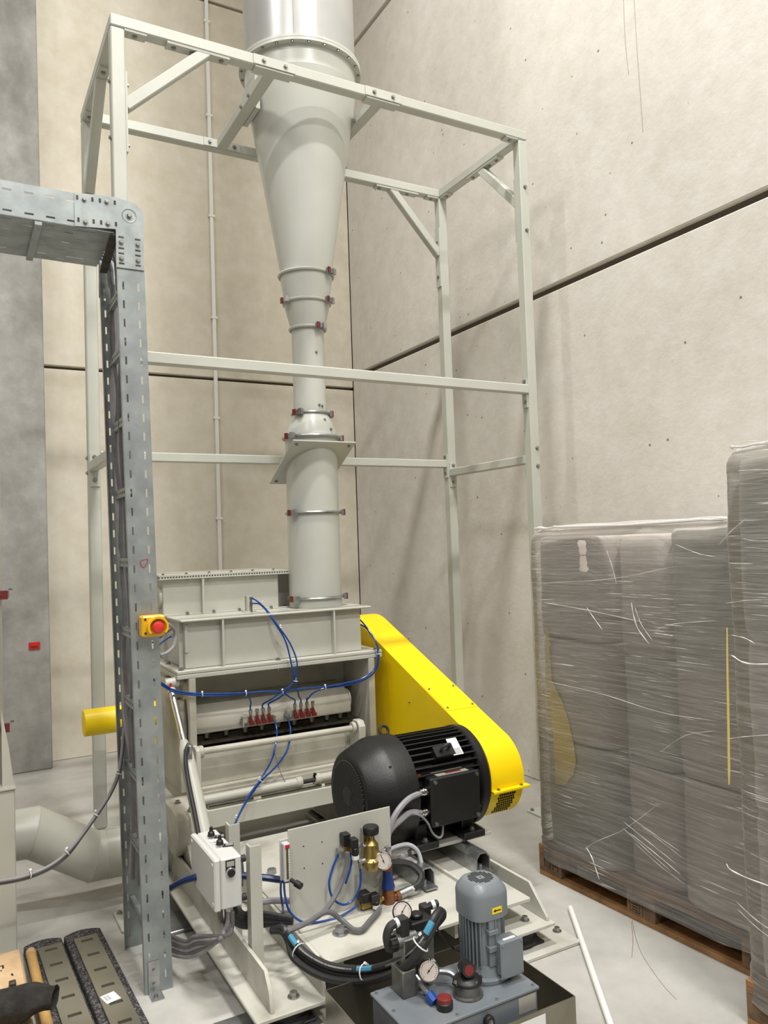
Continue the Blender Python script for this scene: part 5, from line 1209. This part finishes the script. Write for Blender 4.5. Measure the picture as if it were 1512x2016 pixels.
def load(x0, y0, k, tag_, ztop, zc, cols, rows, mts, sink, film_mt, filmlabel, fz):
    names = {0: 'rear', 1: 'middle', 2: 'front'}; lev = {0: 'bottom', 1: 'middle', 2: 'top'}
    for i, (a, b, sk) in enumerate(cols):
        for j, (z0, z1) in enumerate(rows[i]):
            dx = k*(a+b)/2
            bale(x0+.006+dx+sk, x0+.794+dx, y0-b, y0-a, z0, z1, mts[(i*2+j) % len(mts)], f'grey bale in the {lev[j]} layer of the {tag_}, {names[i]} column', i*7+j*3+y0, 'grey bales of the '+tag_)
    mb = MB(); rings = []; N = 150
    cx, cy = x0+.40+k*.6, y0-.60
    def dent(y, z):
        v = y0-y; d = 0
        for (a, b, sk), (a2, b2, sk2) in zip(cols[:-1], cols[1:]): d += .022*math.exp(-((v-(b+a2)/2)/.022)**2)
        if abs(v-(cols[1][0]+cols[1][1])/2) < .13: d += cols[1][2]*.45
        return d*min(1, max(0, (z-.17)/.08))
    zs = [.085+(ztop-.085)*t/110 for t in range(111)]
    for i, z in enumerate(zs):
        t = (z-.085)/(ztop-.085); g = 0.010 if t > .06 else .014
        g -= .03*max(0, (t-.965)/.035)**2
        rings.append([Vector((p.x + k*(cy-p.y) + mnoise.noise(Vector((p.y*2.2+z*1.2, z*46+p.y*4, fz)))*.0026, p.y, p.z + (mnoise.noise(Vector((p.x*6, p.y*6, 1)))*.02 if t > .9 else (mnoise.noise(Vector((p.y*5, 0, fz)))*.03 if t < .06 else 0)))) for p in sring(cx, cy, .40+g, .60+g, z, 14, N, fz, .007, 9, dent)])
    top = [[Vector(((p.x-cx)*s+cx, (p.y-cy)*s+cy, p.z + .010 + .012*mnoise.noise(Vector((p.x*11*s, p.y*11*s, 3))))) for p in rings[-1]] for s in (.93, .75, .5, .25, .02)]
    mb.rings(rings + top, cap=False)
    random.seed(int(fz*10)); hem = []
    rt = rings[-3]
    for p in rt: hem.append(Vector(((p.x-cx)*.985+cx, (p.y-cy)*.985+cy, ztop + .010*mnoise.noise(Vector((p.x*14, p.y*14, 7))))))
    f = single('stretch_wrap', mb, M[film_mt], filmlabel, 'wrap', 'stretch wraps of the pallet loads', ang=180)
    rr = [.0035+.008*abs(mnoise.noise(Vector((p.x*22, p.y*22, 2)))) for p in hem]
    hm_ = MB(); n_h = len(hem); hm_.tube(hem, .006, n=6, closed=True)
    for i, v in enumerate(hm_.bm.verts): pass
    hm_.bm.verts.ensure_lookup_table()
    for i in range(n_h):
        for j in range(6): v = hm_.bm.verts[i*6+j]; v.co = hem[i] + (v.co-hem[i])*(rr[i]/.006)
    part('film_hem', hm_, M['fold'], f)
    return f
pallet(1.792, -.562, .05, 'wooden pallet with stamped blocks under the wrapped load beside the frame', True)
G8 = [(.008, .470, 0), (.472, .765, .050), (.768, 1.192, 0)]
R1 = [[(.146, .66), (.665, 1.125), (1.13, 1.60)], [(.146, .62), (.625, 1.08), (1.085, 1.60)], [(.146, .64), (.645, 1.07), (1.05, 1.62)]]
w1 = load(1.792, -.562, .05, 'left pallet load', 1.645, 0, G8, R1, ['bale2', 'bale', 'bale'], 0, 'film', 'wrinkled clear stretch wrap around the left pallet load', 1.0)
pallet(1.600, -1.815, .02, 'wooden pallet under the taller wrapped load at the right picture edge', False)
R2 = [[(.146, .68), (.69, 1.24), (1.245, 1.83)]]*3
w2 = load(1.600, -1.815, .02, 'right pallet load', 1.875, 0, G8, R2, ['bale', 'bale', 'bale2'], 0, 'film2', 'tight glossy stretch wrap around the taller right pallet load', 5.0)
# folds of the film: crease highlights painted in as pale tubes and a torn end on the left load, level highlights on the right one
def FX(px, py, x0, y0, k, d=.016):
    p = UX(px, py, x0)
    for _ in range(3): p = UX(px, py, x0 + k*(y0-p.y) - d)
    return p
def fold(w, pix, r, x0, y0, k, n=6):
    part('film_fold_glint', MB().tube(spl([FX(a, b, x0, y0, k) for a, b in pix], n), r, n=5, rf=lambda t: r*(.35+.65*math.sin(math.pi*min(1, max(0, t)))**.5)*(.7+.3*math.sin(17*t))), M['fold'], w)
A1 = (1.792, -.562, .05)
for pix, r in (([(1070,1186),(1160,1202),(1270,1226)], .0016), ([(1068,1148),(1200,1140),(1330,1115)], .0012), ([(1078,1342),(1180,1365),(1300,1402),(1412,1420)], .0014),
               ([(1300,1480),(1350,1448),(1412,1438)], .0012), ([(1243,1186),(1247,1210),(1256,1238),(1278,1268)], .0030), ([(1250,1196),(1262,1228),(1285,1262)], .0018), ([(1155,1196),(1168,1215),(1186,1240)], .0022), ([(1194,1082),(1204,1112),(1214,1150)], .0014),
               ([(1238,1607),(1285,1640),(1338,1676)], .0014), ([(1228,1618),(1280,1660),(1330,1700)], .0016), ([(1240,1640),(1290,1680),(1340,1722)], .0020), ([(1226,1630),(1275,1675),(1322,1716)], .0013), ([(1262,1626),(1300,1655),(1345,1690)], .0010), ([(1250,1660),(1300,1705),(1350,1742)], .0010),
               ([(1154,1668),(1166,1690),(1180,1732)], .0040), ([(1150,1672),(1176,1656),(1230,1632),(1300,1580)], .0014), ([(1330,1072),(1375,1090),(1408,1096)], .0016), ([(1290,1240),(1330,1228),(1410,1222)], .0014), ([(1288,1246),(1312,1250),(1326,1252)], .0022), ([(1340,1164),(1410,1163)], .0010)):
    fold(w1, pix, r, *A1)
A2 = (1.600, -1.815, .02)
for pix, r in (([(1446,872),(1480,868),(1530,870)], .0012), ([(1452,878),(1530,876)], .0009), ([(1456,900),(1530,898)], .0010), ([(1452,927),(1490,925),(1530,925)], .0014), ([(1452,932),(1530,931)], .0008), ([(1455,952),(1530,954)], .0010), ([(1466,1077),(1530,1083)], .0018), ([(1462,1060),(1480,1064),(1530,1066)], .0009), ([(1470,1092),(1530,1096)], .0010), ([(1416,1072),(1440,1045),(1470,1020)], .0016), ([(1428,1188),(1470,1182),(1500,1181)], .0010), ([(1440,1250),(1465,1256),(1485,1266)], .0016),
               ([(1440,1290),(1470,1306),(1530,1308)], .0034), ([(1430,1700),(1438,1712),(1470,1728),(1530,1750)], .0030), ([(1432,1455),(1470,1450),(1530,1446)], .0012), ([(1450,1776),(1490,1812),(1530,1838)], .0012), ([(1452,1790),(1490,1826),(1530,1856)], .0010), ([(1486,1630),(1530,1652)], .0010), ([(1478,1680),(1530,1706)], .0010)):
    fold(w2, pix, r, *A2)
# yellow sheets showing through the wrap at the rear corner of both loads
def ysheet(rows, A, label, d):
    mb = MB(); rr = []
    for y, a, b in rows:
        pa, pb = FX(a, y, *A, d), FX(b, y, *A, d); rr.append([pa, pb, pb+Vector((.002, 0, 0)), pa+Vector((.002, 0, 0))])
    mb.rings(rr); single('yellow_sheet', mb, M['yellowsheet'], label, 'sheet', 'yellow sheets under the wrap')
ysheet([(1236,1074,1077),(1260,1076,1081),(1268,1078,1086),(1274,1077,1081),(1340,1080,1086),(1380,1084,1106),(1420,1087,1120),(1460,1090,1128),(1500,1092,1134),(1525,1093,1128),(1545,1094,1112)], A1, 'yellow sheet showing through the wrap at the left load edge', .0045)
ysheet([(1236,1430,1432),(1300,1430,1433),(1380,1431,1435),(1450,1432,1436),(1520,1433,1437),(1545,1434,1436)], A2, 'narrow yellow strip showing through the wrap of the taller right load', .0045)

# rows of tiny holes, slats and print that cannot be picked apart singly
for o in bpy.data.objects:
    if o.name.split('.')[0] in ('vent_holes', 'fan_grille', 'toothed_seal', 'dial_marks', 'label_print', 'hose_print', 'flow_scale', 'drain_slot', 'lid_screws'): o['kind'] = 'stuff'
